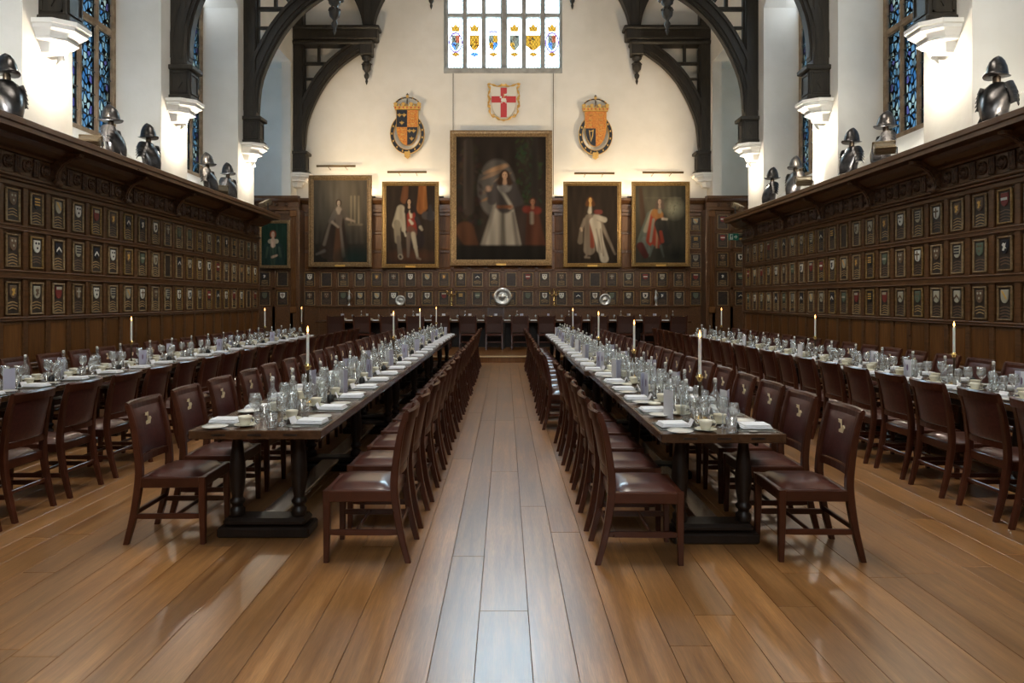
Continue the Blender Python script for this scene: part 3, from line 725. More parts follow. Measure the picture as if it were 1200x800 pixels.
# ------------------------------------------------------------------ chairs
def seat_pad(wx, wy, z0, hgt, n=9):
    q = MB(); v = []; fc = []
    for j in range(n):
        for i in range(n):
            u, t = i/(n-1)*2-1, j/(n-1)*2-1
            e = max(abs(u), abs(t)); dome = (1-e**8)**.5*.78 + .22*(1-u*u)*(1-t*t)
            k_ = 1-.03*(u*u*t*t)
            v.append((u*wx/2*k_, t*wy/2*k_, z0+hgt*dome))
    for j in range(n-1):
        for i in range(n-1): a = j*n+i; fc.append((a, a+1, a+n+1, a+n))
    q.add(v, fc, 0, True); return q
def bow(x, half, d): return -d*(1-(x/half)**2)
def chair_proto():
    P = []
    q = MB()
    q.box(-.225, .225, .185, .225, .375, .445, .006); q.box(-.21, .21, -.215, -.18, .375, .445, .006)
    for s in (-1, 1): q.box(s*.225-(.034 if s > 0 else 0), s*.225+(.034 if s < 0 else 0), -.2, .21, .375, .445, .006)
    q.box(-.2, .2, -.19, .19, .43, .442)
    P.append(('seat_frame', q.mesh('seat_frame', 'chair'), (0, 0, 0), []))
    P.append(('seat', seat_pad(.405, .385, .442, .038).mesh('seat', 'leathertan'), (0, .008, 0), []))
    q = MB(); q.post([(0, .004, 0, .016, .016), (0, 0, .25, .021, .021), (0, 0, .445, .023, .023)], ch=.25); fl = q.mesh('leg', 'chair')
    for s in (-1, 1): P.append(('leg', fl, (s*.205, .206, 0), []))
    pts = catmull([(0, -.295, 0), (0, -.245, .2), (0, -.212, .42), (0, -.214, .56), (0, -.245, .78), (0, -.285, .925)], 3)
    q = MB(); q.post([(x, y, z, .018+.004*math.sin(math.pi*min(z/.9, 1)), .018+.006*math.sin(math.pi*min(z/.9, 1))) for x, y, z in pts], ch=.3); rl = q.mesh('leg', 'chair')
    for s in (-1, 1): P.append(('leg', rl, (s*.207, 0, 0), []))
    def back_y(z): return -.212 - .073*max(0, (z-.5)/.425)**1.4
    # top rail, bowed backwards, rounded along its upper edge
    q = MB(); secs = []
    for i in range(9):
        x = -.222+.444*i/8; b = bow(x, .222, .032); y0 = back_y(.90)+b
        secs.append([(x, y0-.014, .868), (x, y0+.014, .868), (x, y0+.010, .915), (x, y0+.002, .934), (x, y0-.012, .940), (x, y0-.024, .928)])
    q.loft(secs, sm=False); P.append(('top_rail', q.mesh('top_rail', 'chair'), (0, 0, 0), []))
    q = MB(); secs = []
    for i in range(7):
        x = -.2+.4*i/6; b = bow(x, .2, .022); y0 = back_y(.55)+b
        secs.append([(x, y0-.012, .525), (x, y0+.012, .525), (x, y0+.012, .572), (x, y0-.012, .572)])
    q.loft(secs); P.append(('back_rail', q.mesh('back_rail', 'chair'), (0, 0, 0), []))
    q = MB(); n = 8; m_ = 9
    for side in (1, -1):
        v = []; fc = []
        for j in range(m_):
            for i in range(n):
                u, t = i/(n-1)*2-1, j/(m_-1)*2-1; z = .73+t*.152; x = u*.188
                e = max(abs(u), abs(t)); pad = (.016 if side > 0 else .010)*(1-e**6)**.5 + .004
                v.append((x, back_y(z)+bow(x, .2, .028)+side*pad, z))
        for j in range(m_-1):
            for i in range(n-1): a = j*n+i; fc.append((a, a+1, a+n+1, a+n))
        q.add(v, fc, 0, True)
    bp = q.mesh('backrest', 'leather', recalc=True)
    # gilt lamb and flag stamped on the leather
    g = MB(); t0 = back_y(.765) + bow(0, .2, .028) + .0185
    def ptz(L_): return [(a*1.9, .765+b*1.9) for a, b in L_]
    tilt = lambda z: 0
    for poly in ([(-.015, -.008), (-.017, .004), (-.008, .011), (.006, .010), (.014, .006), (.015, -.006), (.006, -.010)], [(-.017, .002), (-.008, .010), (-.010, .022), (-.016, .024), (-.024, .016), (-.020, .011)],
                 [(-.014, -.006), (-.009, -.007), (-.010, -.026), (-.015, -.026)], [(-.006, -.006), (-.003, -.006), (-.008, -.022), (-.011, -.020)], [(.010, -.006), (.014, -.004), (.017, -.026), (.012, -.026)], [(.006, -.008), (.009, -.008), (.007, -.026), (.003, -.026)],
                 [(-.003, .004), (-.001, .004), (.001, .042), (-.001, .042)], [(.001, .028), (.018, .031), (.014, .036), (.018, .041), (.001, .040)]):
        g.prism(ptz(poly), t0-.004, t0+.003)
    gm = g.mesh('emblem', 'stamp')
    P.append(('backrest', bp, (0, 0, 0), [('emblem', gm, (0, 0, 0))]))
    q = MB()
    yb = lambda z: -.25
    q.post([(0, 0, 0, .010, .014), (0, 0, .06, .010, .018), (0, 0, .38, .010, .018), (0, 0, .445, .010, .014)], ch=.2)
    v = [(x, -.245+z, .185+y) for x, y, z in q.v]; q.v = v
    sm_ = q.mesh('stretcher', 'chair')
    for s in (-1, 1): P.append(('stretcher', sm_, (s*.205, 0, 0), []))
    q = MB(); q.box(-.2, .2, -.243, -.223, .195, .225, .004); P.append(('stretcher', q.mesh('stretcher', 'chair'), (0, 0, 0), []))
    q = MB(); q.box(-.2, .2, .02, .036, .175, .2, .004); P.append(('stretcher', q.mesh('stretcher', 'chair'), (0, 0, 0), []))
    return P
CHAIR = chair_proto()
chair_rows = []
def chair_row(side, row, face, xs, ys, group):
    """face +1: the chair looks to +x"""
    for i, y in enumerate(ys):
        x = xs(y) if callable(xs) else xs
        rz = R(-90) if face > 0 else R(90)
        inst('dining_chair', CHAIR, f'leather dining chair, {ORD[i]} from the camera on the {side} of {row}', 'chair',
             (x + rnd.uniform(-.014, .014), y + rnd.uniform(-.012, .012), 0), rz + R(rnd.uniform(-1.6, 1.6)), group)
# chair origin lies .29 m in front of its rear foot
LI, RI = 'left inner row', 'right inner row'
LW, RW = 'left wall row', 'right wall row'
chair_row('aisle side', LI, -1, lambda y: -.885, [4.43+.625*k for k in range(20)], 'chairs along the aisle, left inner tables')
chair_row('outer side', LI, 1, lambda y: -2.215, [4.74+.625*k for k in range(20)], 'chairs on the outer side, left inner tables')
chair_row('aisle side', RI, 1, lambda y: .87 if y < 8.3 else .765, [4.38+.625*k for k in range(6)] + [8.72+.625*k for k in range(13)], 'chairs along the aisle, right inner tables')
chair_row('outer side', RI, -1, lambda y: 1.92, [4.44+.6*k for k in range(21)], 'chairs on the outer side, right inner tables')
chair_row('room side', LW, -1, lambda y: -3.84, [4.55+.62*k for k in range(20)], 'chairs on the room side, left wall tables')
chair_row('wall side', LW, 1, lambda y: -5.50, [4.95+.62*k for k in range(19)], 'chairs on the wall side, left wall tables')
chair_row('room side', RW, 1, lambda y: 3.86, [4.6+.59*k for k in range(21)], 'chairs on the room side, right wall tables')
chair_row('wall side', RW, -1, lambda y: 5.22, [4.9+.6*k for k in range(20)], 'chairs on the wall side, right wall tables')

# ------------------------------------------------------------------ tables
TZ = .76
BAL = [(.045, 0), (.05, .02), (.05, .05), (.034, .065), (.036, .08), (.05, .095), (.053, .11), (.038, .125), (.037, .14), (.047, .2), (.055, .28), (.052, .36), (.041, .46), (.034, .52), (.036, .535), (.045, .545), (.045, .57)]
def table(name, x0, x1, y0, y1, label, group):
    t = thing(name, label, 'table', ((x0+x1)/2, (y0+y1)/2, 0), 0, group)
    wv, l = x1-x0, y1-y0
    q = MB(); nb = 4
    for i in range(nb): q.box(-wv/2+wv*i/nb, -wv/2+wv*(i+1)/nb, -l/2+.11, l/2-.11, TZ-.055, TZ, .003)
    for s in (-1, 1): q.box(-wv/2, wv/2, s*l/2-(.11 if s > 0 else 0), s*l/2+(.11 if s < 0 else 0), TZ-.058, TZ+.0005, .005)
    for s in (-1, 1):
        for xx in (-.27, 0, .27): q.box(xx*wv-.045, xx*wv+.045, s*(l/2-.02)-.0215, s*(l/2-.02)+.0215, TZ-.036, TZ-.022, 0, 1)
    ob('tabletop', q.mesh('tabletop', ['table', 'tableleg']), t)
    q = MB()
    for s in (-1, 1): q.box(s*(wv/2-.10)-.012, s*(wv/2-.10)+.012, -l/2+.25, l/2-.25, TZ-.13, TZ-.055, .004)
    ob('apron', q.mesh('apron', 'tableleg'), t)
    ft = MB(); fw_ = min(.345, wv*.36); ft.box(-fw_, fw_, -.12, .12, 0, .07, .012); ft.box(-fw_+.03, fw_-.03, -.095, .095, .07, .125, .02); ftm = ft.mesh('foot', 'tableleg')
    bl = MB(); bl.lathe([(r*1.02, z) for r, z in BAL], 14, o=(0, 0, .12)); blm = bl.mesh('leg', 'tableleg')
    hd = MB(); hd.box(-.36, .36, -.06, .06, TZ-.075, TZ-.05, .005); hdm = hd.mesh('head_beam', 'tableleg')
    npd = 3
    for i in range(npd):
        yy = -l/2+.27 + (l-.54)*i/(npd-1)
        ob('foot', ftm, t, (0, yy, 0)); ob('head_beam', hdm, t, (0, yy, 0))
        for s in (-1, 1): ob('leg', blm, t, (s*.215, yy, 0))
    q = MB(); q.box(-.08, .08, -l/2+.3, l/2-.3, .075, .115, .008); ob('stretcher', q.mesh('stretcher', 'table'), t)
    return t
for i, (a, b) in enumerate(((4.48, 8.62), (8.66, 12.8), (12.84, 17.0))):
    table('refectory_table', -2.083, -1.211, a, b, f'dark oak refectory table, {ORD[i]} from the camera in the left inner row', 'left inner tables')
for i, (a, b, e) in enumerate(((4.36, 8.19, 1.0), (8.23, 12.6, .95), (12.64, 17.0, .96))):
    table('refectory_table', e, e+.80, a, b, f'dark oak refectory table, {ORD[i]} from the camera in the right inner row', 'right inner tables')
for i, (a, b) in enumerate(((3.6, 7.9), (7.94, 12.24), (12.28, 16.6))):
    table('refectory_table', -5.30, -4.48, a, b, f'dark oak refectory table, {ORD[i]} from the camera in the left wall row', 'left wall tables')
    table('refectory_table', 4.15, 4.95, a, b, f'dark oak refectory table, {ORD[i]} from the camera in the right wall row', 'right wall tables')

# ------------------------------------------------------------------ tableware
def lm(name, prof, m, seg=16): q = MB(); q.lathe(prof, seg); return q.mesh(name, m, recalc=False)
def goblet(h, r, s):
    st = h*.46
    return [(0, .004), (r*.9, .002), (r*.9, .005), (.012, .010), (.0045, .022), (.0042, st*.9), (.010, st), (r*.62, st+h*.08), (r*.95, st+h*.2), (r*1.0, st+h*.28), (r*.92, h*.88), (r*.80, h), (r*.77, h), (r*.88, h*.87), (r*.94, st+h*.27), (r*.85, st+h*.18)]
RED = lm('wine_glass', goblet(.205, .043, 0), 'glass', 18); WHT = lm('wine_glass', goblet(.18, .036, 0), 'glass', 18)
TUM = lm('tumbler', [(0, .006), (.03, .002), (.032, .01), (.038, .095), (.036, .095), (.030, .014), (0, .012)], 'glass', 16)
BOT = lm('body', [(0, .004), (.036, .002), (.039, .015), (.039, .15), (.034, .175), (.018, .20), (.0135, .215), (.0135, .255), (.016, .256), (.016, .268), (.012, .269)], 'water', 16)
CAPM = lm('stopper', [(.0, .262), (.011, .262), (.011, .272), (.0135, .275), (.0135, .288), (.010, .294), (0, .295)], 'whiteporc', 12)
BOTTLE = [('body', BOT, (0, 0, 0), []), ('stopper', CAPM, (0, 0, 0), [])]
PLATE = lm('side_plate', [(0, .006), (.05, .006), (.053, .009), (.083, .016), (.084, .018), (.053, .013), (.0, .010)][::1], 'whiteporc', 22)
SAU = lm('saucer', [(0, .003), (.035, .003), (.04, .006), (.072, .014), (.072, .016), (.038, .009), (0, .007)], 'porcelain', 20)
CUPB = lm('bowl', [(0, .008), (.028, .008), (.03, .014), (.043, .05), (.046, .068), (.044, .069), (.040, .05), (.02, .018), (0, .016)], 'porcelain', 18)
q = MB(); q.tube([(.043, 0, .058), (.062, 0, .058), (.068, 0, .045), (.060, 0, .030), (.038, 0, .026)], .004, 6); HAN = q.mesh('handle', 'porcelain')
CUP = [('bowl', CUPB, (0, 0, 0), []), ('handle', HAN, (0, 0, 0), [])]
def napkin_mesh(seed):
    r = random.Random(seed); q = MB()
    for lay in range(3):
        a = .098-.004*lay; b = .072-.004*lay; z = .003+lay*.009
        q.box(-a+r.uniform(-.004, .004), a+r.uniform(-.004, .004), -b, b, z, z+.0095, .004)
    return q.mesh('napkin', 'linen')
NAP = [napkin_mesh(i) for i in range(4)]
q = MB(); q.box(-.13, .13, -.15, .15, 0, .003, .001); PMAT = q.mesh('placemat', 'mat')
def cutlery(kind):
    q = MB()
    q.loft([[(-.105, -.004, .002), (-.105, .004, .002), (-.105, .004, .005), (-.105, -.004, .005)], [(-.02, -.003, .003), (-.02, .003, .003), (-.02, .003, .006), (-.02, -.003, .006)]])
    if kind == 'knife': q.loft([[(-.02, -.004, .003), (-.02, .004, .003), (-.02, .004, .006), (-.02, -.004, .006)], [(.03, -.008, .002), (.03, .007, .002), (.03, .007, .004), (.03, -.008, .004)], [(.105, -.002, .002), (.105, .005, .002), (.105, .005, .003), (.105, -.002, .003)]])
    elif kind == 'fork':
        q.loft([[(-.02, -.003, .003), (-.02, .003, .003), (-.02, .003, .006), (-.02, -.003, .006)], [(.02, -.011, .004), (.02, .011, .004), (.02, .011, .007), (.02, -.011, .007)], [(.045, -.012, .004), (.045, .012, .004), (.045, .012, .007), (.045, -.012, .007)]])
        for t in (-.009, -.003, .003, .009): q.box(.045, .095, t-.0018, t+.0018, .005, .008)
    else: q.lathe([(0, .004), (.016, .005), (.018, .009), (.014, .008), (0, .006)], 12, sq=(1.6, 1), o=(.045, 0, 0)); q.box(-.02, .025, -.003, .003, .003, .006)
    return q.mesh(kind, 'silver')
KN, FK, SP = cutlery('knife'), cutlery('fork'), cutlery('spoon')
def tent(wv, h, ang, name, mats):
    q = MB(); t = .0012; d_ = h*math.tan(ang/2)
    for s in (-1, 1):
        q.loft([[(-wv/2, s*d_, 0), (wv/2, s*d_, 0), (wv/2, s*(d_+t), 0), (-wv/2, s*(d_+t), 0)], [(-wv/2, 0, h), (wv/2, 0, h), (wv/2, s*t, h), (-wv/2, s*t, h)]])
    return q.mesh(name, mats)
PCARD = tent(.085, .05, R(50), 'place_card', 'paper')
def menu_mesh(seed):
    r = random.Random(seed); ang = R(r.uniform(34, 60)); q = MB(); wv, h, t = .105, .205, .002
    for s, mi in ((-1, 0), (1, 1)):
        a = s*ang/2; ux, uy = math.sin(a), math.cos(a); nx, ny = -uy*s, ux*s
        c = [(0, 0), (ux*wv, uy*wv), (ux*wv+nx*t, uy*wv+ny*t), (nx*t, ny*t)]
        q.loft([[(x, y, 0) for x, y in c], [(x, y, h) for x, y in c]], mi)
        # printed crest on the outer face (away from the fold)
        ox, oy = -nx*.0006, -ny*.0006
        for s2 in (1,):
            base = (-nx*.0008, -ny*.0008) if True else None
            k0, k1 = .4*wv, .62*wv
            for kx, zz, hw, hh in ((.5, .12, .11, .022), (.5, .10, .07, .016), (.5, .145, .05, .008)):
                p0 = (ux*wv*(kx-hw)+nx*t*1.3, uy*wv*(kx-hw)+ny*t*1.3); p1 = (ux*wv*(kx+hw)+nx*t*1.3, uy*wv*(kx+hw)+ny*t*1.3)
                q.add([(p0[0], p0[1], zz-hh), (p1[0], p1[1], zz-hh), (p1[0], p1[1], zz+hh), (p0[0], p0[1], zz+hh)], [(0, 1, 2, 3)], 2)
    return q.mesh('menu_card', ['paper', 'lilac', 'print'])
MENU = [menu_mesh(i) for i in range(5)]
POT = lm('condiment_pot', [(0, .002), (.026, .002), (.03, .01), (.03, .05), (.025, .058), (.026, .064), (.014, .072), (.006, .075), (.007, .085), (0, .088)], 'black', 14)
DISH = lm('butter_dish', [(0, .004), (.03, .004), (.05, .014), (.052, .026), (.049, .026), (.045, .015), (0, .010)], 'porcelain', 18)
STK = [('base', lm('base', [(0, 0), (.055, 0), (.058, .008), (.05, .016), (.03, .022), (.016, .034), (.012, .05)], 'brass', 18), (0, 0, 0), []),
       ('stem', lm('stem', [(.012, .05), (.010, .06), (.016, .07), (.010, .08), (.009, .16), (.012, .2), (.009, .23), (.014, .265), (.010, .275)], 'bronze', 12), (0, 0, 0), []),
       ('drip_cup', lm('drip_cup', [(.010, .272), (.02, .282), (.022, .296), (.036, .306), (.036, .310), (.018, .308), (.018, .325), (.015, .325), (.015, .300), (0, .300)], 'brass', 16), (0, 0, 0), [])]
def candle_proto(h):
    return [('shaft', lm('shaft', [(.0118, 0), (.0118, h-.01), (.0105, h), (.006, h-.002), (0, h-.003)], 'wax', 12), (0, 0, 0), []),
            ('wick', lm('wick', [(.0012, h-.004), (.001, h+.010), (0, h+.011)], 'wick', 6), (0, 0, 0), []),
            ('flame', lm('flame', [(0, h+.002), (.005, h+.010), (.0085, h+.022), (.006, h+.040), (.002, h+.055), (0, h+.062)], 'flame', 10), (0, 0, 0), [])]
CAND = {h: candle_proto(h) for h in (.24, .28, .33)}
def candle_set(x, y, h, row, i, zt=TZ, tall=0):
    inst('candlestick', STK, f'bronze candlestick, {ORD[i]} from the camera on the {row} tables', 'candlestick', (x, y, zt), 0, f'candlesticks on the {row}')
    inst('candle', CAND[h], f'lit ivory candle, {ORD[i]} from the camera on the {row} tables', 'candle', (x, y, zt+.301), 0, f'candles on the {row}')
def place(side, row, i, xe, sgn, y, full, wine):
    """one setting: xe table edge, sgn direction from the edge towards the middle"""
    rz = R(0) if sgn > 0 else R(180)
    at = f'in the {ORD[i]} setting from the camera, {side}, {row}'
    g = lambda what: f'{what} on the {side} of the {row}'
    def P(me, nm, what, cat, u, v, z=TZ, r=0, grp=None, jit=.012):
        o = ob(nm, me, None, (xe+sgn*v+rnd.uniform(-jit, jit), y+sgn*u*(1 if True else 1)+rnd.uniform(-jit, jit), z), (0, 0, rz+r))
        return tag(o, f'{what} {at}', cat, g(grp))
    sgn_ = sgn
    zz = TZ
    if full:
        P(PMAT, 'placemat', 'dark rectangular placemat', 'placemat', 0, .15, TZ, 0, 'placemats', .004); zz = TZ+.003
        P(KN, 'knife', 'silver knife', 'cutlery', .125, .15, TZ+.003, 0, 'knives', .004)
        P(FK, 'fork', 'silver fork', 'cutlery', -.118, .15, TZ+.003, 0, 'forks', .004)
        P(SP, 'spoon', 'silver spoon', 'cutlery', .155, .15, TZ, 0, 'spoons', .003)
    P(rnd.choice(NAP), 'napkin', 'folded white napkin', 'napkin', 0, .13, zz, R(rnd.uniform(-5, 5)), 'napkins')
    P(PLATE, 'side_plate', 'white side plate', 'plate', -.215, .14, TZ, 0, 'side plates')
    P(SAU, 'saucer', 'cream saucer', 'saucer', -.14, .315, TZ, 0, 'saucers', 0)
    inst('cup', CUP, f'cream cup {at}', 'cup', (xe+sgn*.315, y-sgn*.14, TZ+.001), rz+R(rnd.uniform(-40, 40)), g('cups'))
    if wine >= 1: P(RED, 'wine_glass', 'taller wine glass', 'wine glass', -.01, .335, TZ, 0, 'taller wine glasses')
    if wine >= 2: P(WHT, 'wine_glass', 'smaller wine glass', 'wine glass', .085, .305, TZ, 0, 'smaller wine glasses')
    P(TUM, 'tumbler', 'clear water tumbler', 'tumbler', .165, .345, TZ, 0, 'tumblers')
    P(PCARD, 'place_card', 'folded white place card', 'card', .015, .268, TZ, R(rnd.uniform(70, 110)), 'place cards', .01)
def dress(row, x0, x1, sides, ys, wine_near, far2, cand, per, ystart):
    """ys: settings; wine 2 up to far2"""
    for nm, xe, sgn in ((sides[0], x0, 1), (sides[1], x1, -1)):
        for i, y in enumerate(ys):
            e = xe(y) if callable(xe) else xe
            place(nm, row, i, e, sgn, y + sgn*.02, y < 8.2, 2 if y < far2 else 1)
    xc0 = (lambda y: ((x0(y) if callable(x0) else x0)+(x1(y) if callable(x1) else x1))/2)
    nb = nm_ = npot = nd = 0
    ylist = [y+.31 for y in ys[:-1]]
    snap = [(min(ylist, key=lambda q_: abs(q_-c)) if min(abs(q_-c) for q_ in ylist) < .32 else c, h) for c, h in cand]
    for k, y in enumerate(ylist):
        xc = xc0(y); lit = any(abs(y-c) < .05 for c, _ in snap)
        for j in range(per):
            bx_ = xc + (-1 if j == 0 else 1)*(.115 if lit else .06) + rnd.uniform(-.008, .008); by = y + (-.03 if j == 0 else .03) + rnd.uniform(-.008, .008)
            inst('water_bottle', BOTTLE, f'clear water bottle, {ORD[k]} {"on the left" if j == 0 else "on the right"} from the camera along the {row}', 'bottle', (bx_, by, TZ), 0, f'water bottles along the {row}')
        if k % 2 == 0 and not (row == LI and k == 0):
            for j, s in enumerate((-1, 1)):
                if (k//2 + j) % 2 == 0 or per == 2:
                    o = ob('menu_card', rnd.choice(MENU), None, (xc+s*(.195 if lit else .150), y-.005, TZ), (0, 0, R(rnd.choice((-8, 6, 10, -10, 172, 186)))))
                    tag(o, f'standing folded menu card, {ORD[k//2]} {"on the left" if j == 0 else "on the right"} from the camera along the {row}', 'menu', f'menu cards along the {row}')
        elif k % 2 == 1:
            tag(ob('condiment_pot', POT, None, (xc+.19, y, TZ)), f'small black condiment pot, {ORD[k//2]} from the camera along the {row}', 'pot', f'condiment pots along the {row}')
            tag(ob('butter_dish', DISH, None, (xc-.19, y, TZ)), f'small cream butter dish, {ORD[k//2]} from the camera along the {row}', 'dish', f'butter dishes along the {row}')
    cand = snap
    for i, (y, h) in enumerate(cand): candle_set(xc0(y), y, h, row, i)
YS = [4.76+.625*k for k in range(20)]
dress(LI, -2.083, -1.211, ('outer side', 'aisle side'), YS, 2, 14.4, [(5.6, .28), (10.2, .33), (13.2, .33), (16.3, .33)], 2, 4.5)
dress(RI, lambda y: 1.0 if y < 8.2 else .955, lambda y: 1.8 if y < 8.2 else 1.755, ('aisle side', 'outer side'), [4.60+.625*k for k in range(20)], 2, 14.4, [(4.93, .28), (7.36, .28), (10.1, .33), (13.9, .33)], 2, 4.4)
dress(LW, -5.30, -4.48, ('wall side', 'room side'), [4.9+.62*k for k in range(19)], 2, 10, [(9.0, .28), (13.9, .33), (16.4, .33)], 1, 4)
dress(RW, 4.15, 4.95, ('room side', 'wall side'), [4.75+.62*k for k in range(19)], 2, 10, [(6.97, .28), (10.2, .28), (14.4, .33)], 1, 4)

# ------------------------------------------------------------------ high table on the dais
HZ = DAIS_Z + .82
t = thing('high_table', 'long dark high table on the dais below the big painting', 'table', (-.05, 20.66, DAIS_Z))
q = MB(); q.box(-5.6, 5.6, -.36, .36, .765, .82, .01); ob('tabletop', q.mesh('tabletop', 'table'), t)
q = MB(); q.box(-5.4, 5.4, .28, .31, 0, .765); ob('modesty_board', q.mesh('modesty_board', 'tableleg'), t)
q = MB(); q.post([(0, 0, 0, .06, .06), (0, 0, .2, .05, .05), (0, 0, .6, .06, .06), (0, 0, .765, .06, .06)], ch=.3); lg = q.mesh('leg', 'tableleg')
for x in (-5.2, -2.6, 0, 2.6, 5.2):
    for s in (-1, 1): ob('leg', lg, t, (x, s*.27, 0))
def high_chair():
    P = []
    q = MB(); q.box(-.26, .26, -.22, .24, .40, .46, .008); P.append(('seat_frame', q.mesh('seat_frame', 'chair'), (0, 0, 0), []))
    P.append(('seat', seat_pad(.5, .44, .458, .045).mesh('seat', 'leatherdark'), (0, .01, 0), []))
    q = MB(); q.post([(0, 0, 0, .02, .02), (0, 0, .44, .026, .026)]); a = q.mesh('leg', 'chair')
    q = MB(); q.post([(0, -.05, 0, .02, .022), (0, 0, .44, .024, .026), (0, -.06, 1.0, .022, .024)]); b = q.mesh('leg', 'chair')
    for s in (-1, 1): P.append(('leg', a, (s*.225, .21, 0), [])); P.append(('leg', b, (s*.235, -.2, 0), []))
    q = MB()
    q.loft([[(-.235, -.225, .5), (.235, -.225, .5), (.235, -.18, .5), (-.235, -.18, .5)], [(-.235, -.235, .75), (.235, -.235, .75), (.235, -.19, .75), (-.235, -.19, .75)], [(-.235, -.275, .985), (.235, -.275, .985), (.235, -.235, .985), (-.235, -.235, .985)]])
    br = q.mesh('backrest', 'leatherdark')
    q = MB()
    for i in range(13):
        for x, z, y in [(-.225, .52+.035*i, 0), (.225, .52+.035*i, 0)]: q.lathe([(.007, 0), (0, .005)], 6, ax='y', o=(x, -.226-.05*max(0, (z-.6)/.385)**1.5, z))
    for i in range(14): q.lathe([(.007, 0), (0, .005)], 6, ax='y', o=(-.21+.032*i, -.275, .97))
    P.append(('backrest', br, (0, 0, 0), [('studs', q.mesh('studs', 'brass'), (0, 0, 0))]))
    q = MB(); q.box(-.22, .22, -.225, -.2, .2, .235, .004); P.append(('stretcher', q.mesh('stretcher', 'chair'), (0, 0, 0), []))
    q = MB(); q.box(-.013, .013, -.2, .2, .15, .185, .004); s_ = q.mesh('stretcher', 'chair')
    for s in (-1, 1): P.append(('stretcher', s_, (s*.225, 0, 0), []))
    return P
HC = high_chair()
for k in range(14):
    x = px(579+30.9*(k-6), 19.75)
    inst('high_back_chair', HC, f'studded leather high-backed chair, {ORD[k]} from the left before the high table', 'chair', (x, 20.0+rnd.uniform(-.02, .02), DAIS_Z), R(rnd.uniform(-4, 4)), 'high-backed chairs before the high table')
t = inst('armchair', HC, 'dark red armchair behind the middle of the high table, facing the hall', 'chair', (px(581, 21.3), 21.29, DAIS_Z), R(180)); t.scale = (1, 1, 1.19)
for k in range(13):
    x = px(594.4+30.9*(k-6), 20.42); W_ = f'{ORD[k]} from the left on the high table'
    tag(ob('napkin', NAP[k % 4], None, (x, 20.42, HZ)), f'folded white napkin, {W_}', 'napkin', 'napkins on the high table')
    tag(ob('side_plate', PLATE, None, (x-.21, 20.43, HZ)), f'white side plate, {W_}', 'plate', 'plates on the high table')
    inst('cup', CUP, f'cream cup, {W_}', 'cup', (x-.17, 20.62, HZ), 0, 'cups on the high table')
    tag(ob('tumbler', TUM, None, (x+.2, 20.62, HZ)), f'clear tumbler, {W_}', 'tumbler', 'tumblers on the high table')
    tag(ob('goblet', WHT, None, (x+.07, 20.60, HZ)), f'clear stemmed goblet, {W_}', 'goblet', 'goblets on the high table')
    if k % 2 == 0: inst('water_bottle', BOTTLE, f'clear water bottle, {ORD[k//2]} from the left on the high table', 'bottle', (x+.30, 20.75, HZ), 0, 'bottles on the high table')
    tag(ob('menu_card', MENU[k % 5], None, (x-.3, 20.76, HZ), (0, 0, R(20*k))), f'standing menu card, {W_}', 'menu', 'menus on the high table')
# shelf with the plate
SH = 1.43
q = MB(); q.box(-6.0, 5.85, 21.56, 21.85, SH-.05, SH, .01); q.box(-6.0, 5.85, 21.62, 21.85, .17, SH-.05)
for k in range(16): q.box(-5.95+.74*k, -5.89+.74*k, 21.60, 21.63, .2, SH-.06)
sb = ob('plate_shelf', q.mesh('plate_shelf', 'oakframe')); tag(sb, 'long dark oak shelf below the armorial panels behind the high table', 'shelf')
def dish(p, yp, r, label):
    t = thing('display_dish', label, 'dish', (px(p, 21.66), 21.70, SH+r))
    q = MB(); q.lathe([(r, .0), (r*.98, .012), (r*.68, .004), (r*.62, -.012), (r*.3, -.012), (r*.26, .004), (0, .012)], 28, ax='y'); d_ = ob('plate', q.mesh('plate', 'silver'), t)
    q = MB()
    for i in range(14):
        a = i*2*math.pi/14; q.lathe([(r*.09, 0), (r*.05, .012), (0, .016)], 6, ax='y', o=(r*.83*math.cos(a), -.006, r*.83*math.sin(a)))
    for i in range(8):
        a = i*2*math.pi/8; q.lathe([(r*.09, 0), (r*.05, .012), (0, .018)], 6, ax='y', o=(r*.42*math.cos(a), .01, r*.42*math.sin(a)))
    ob('repousse_bosses', q.mesh('repousse_bosses', 'silver'), d_)
    q = MB(); q.box(-r*.5, r*.5, .02, .09, -r, -r+.015); q.box(-.015, .015, .03, .05, -r, r*.3); ob('easel', q.mesh('easel', 'black'), t)
dish(469, 350, .165, 'small round silver dish standing left of the middle of the shelf')
dish(589, 347.5, .285, 'large round silver dish standing in the middle of the shelf')
dish(709.5, 351, .19, 'medium round silver dish standing right of the middle of the shelf')
for p, lab in ((529, 'brass three-branched candelabrum left of the large silver dish'), (649.5, 'brass three-branched candelabrum right of the large silver dish')):
    t = thing('candelabrum', lab, 'candelabrum', (px(p, 21.66), 21.70, SH), 0, 'candelabra on the shelf')
    ob('stem', lm('stem', [(0, 0), (.09, 0), (.09, .02), (.05, .04), (.025, .08), (.02, .12), (.05, .16), (.03, .2), (.024, .34), (.045, .38), (.024, .42), (.024, .5), (.045, .52), (.045, .54), (0, .54)], 'brass', 12), t)
    for s in (-1, 1):
        q = MB(); q.tube([(0, 0, .36), (s*.07, 0, .33), (s*.13, 0, .36), (s*.15, 0, .44)], .017, 6); q.lathe([(.02, .42), (.045, .45), (.045, .47), (0, .47)], 10, o=(s*.15, 0, 0)); ob('arm', q.mesh('arm', 'brass'), t)
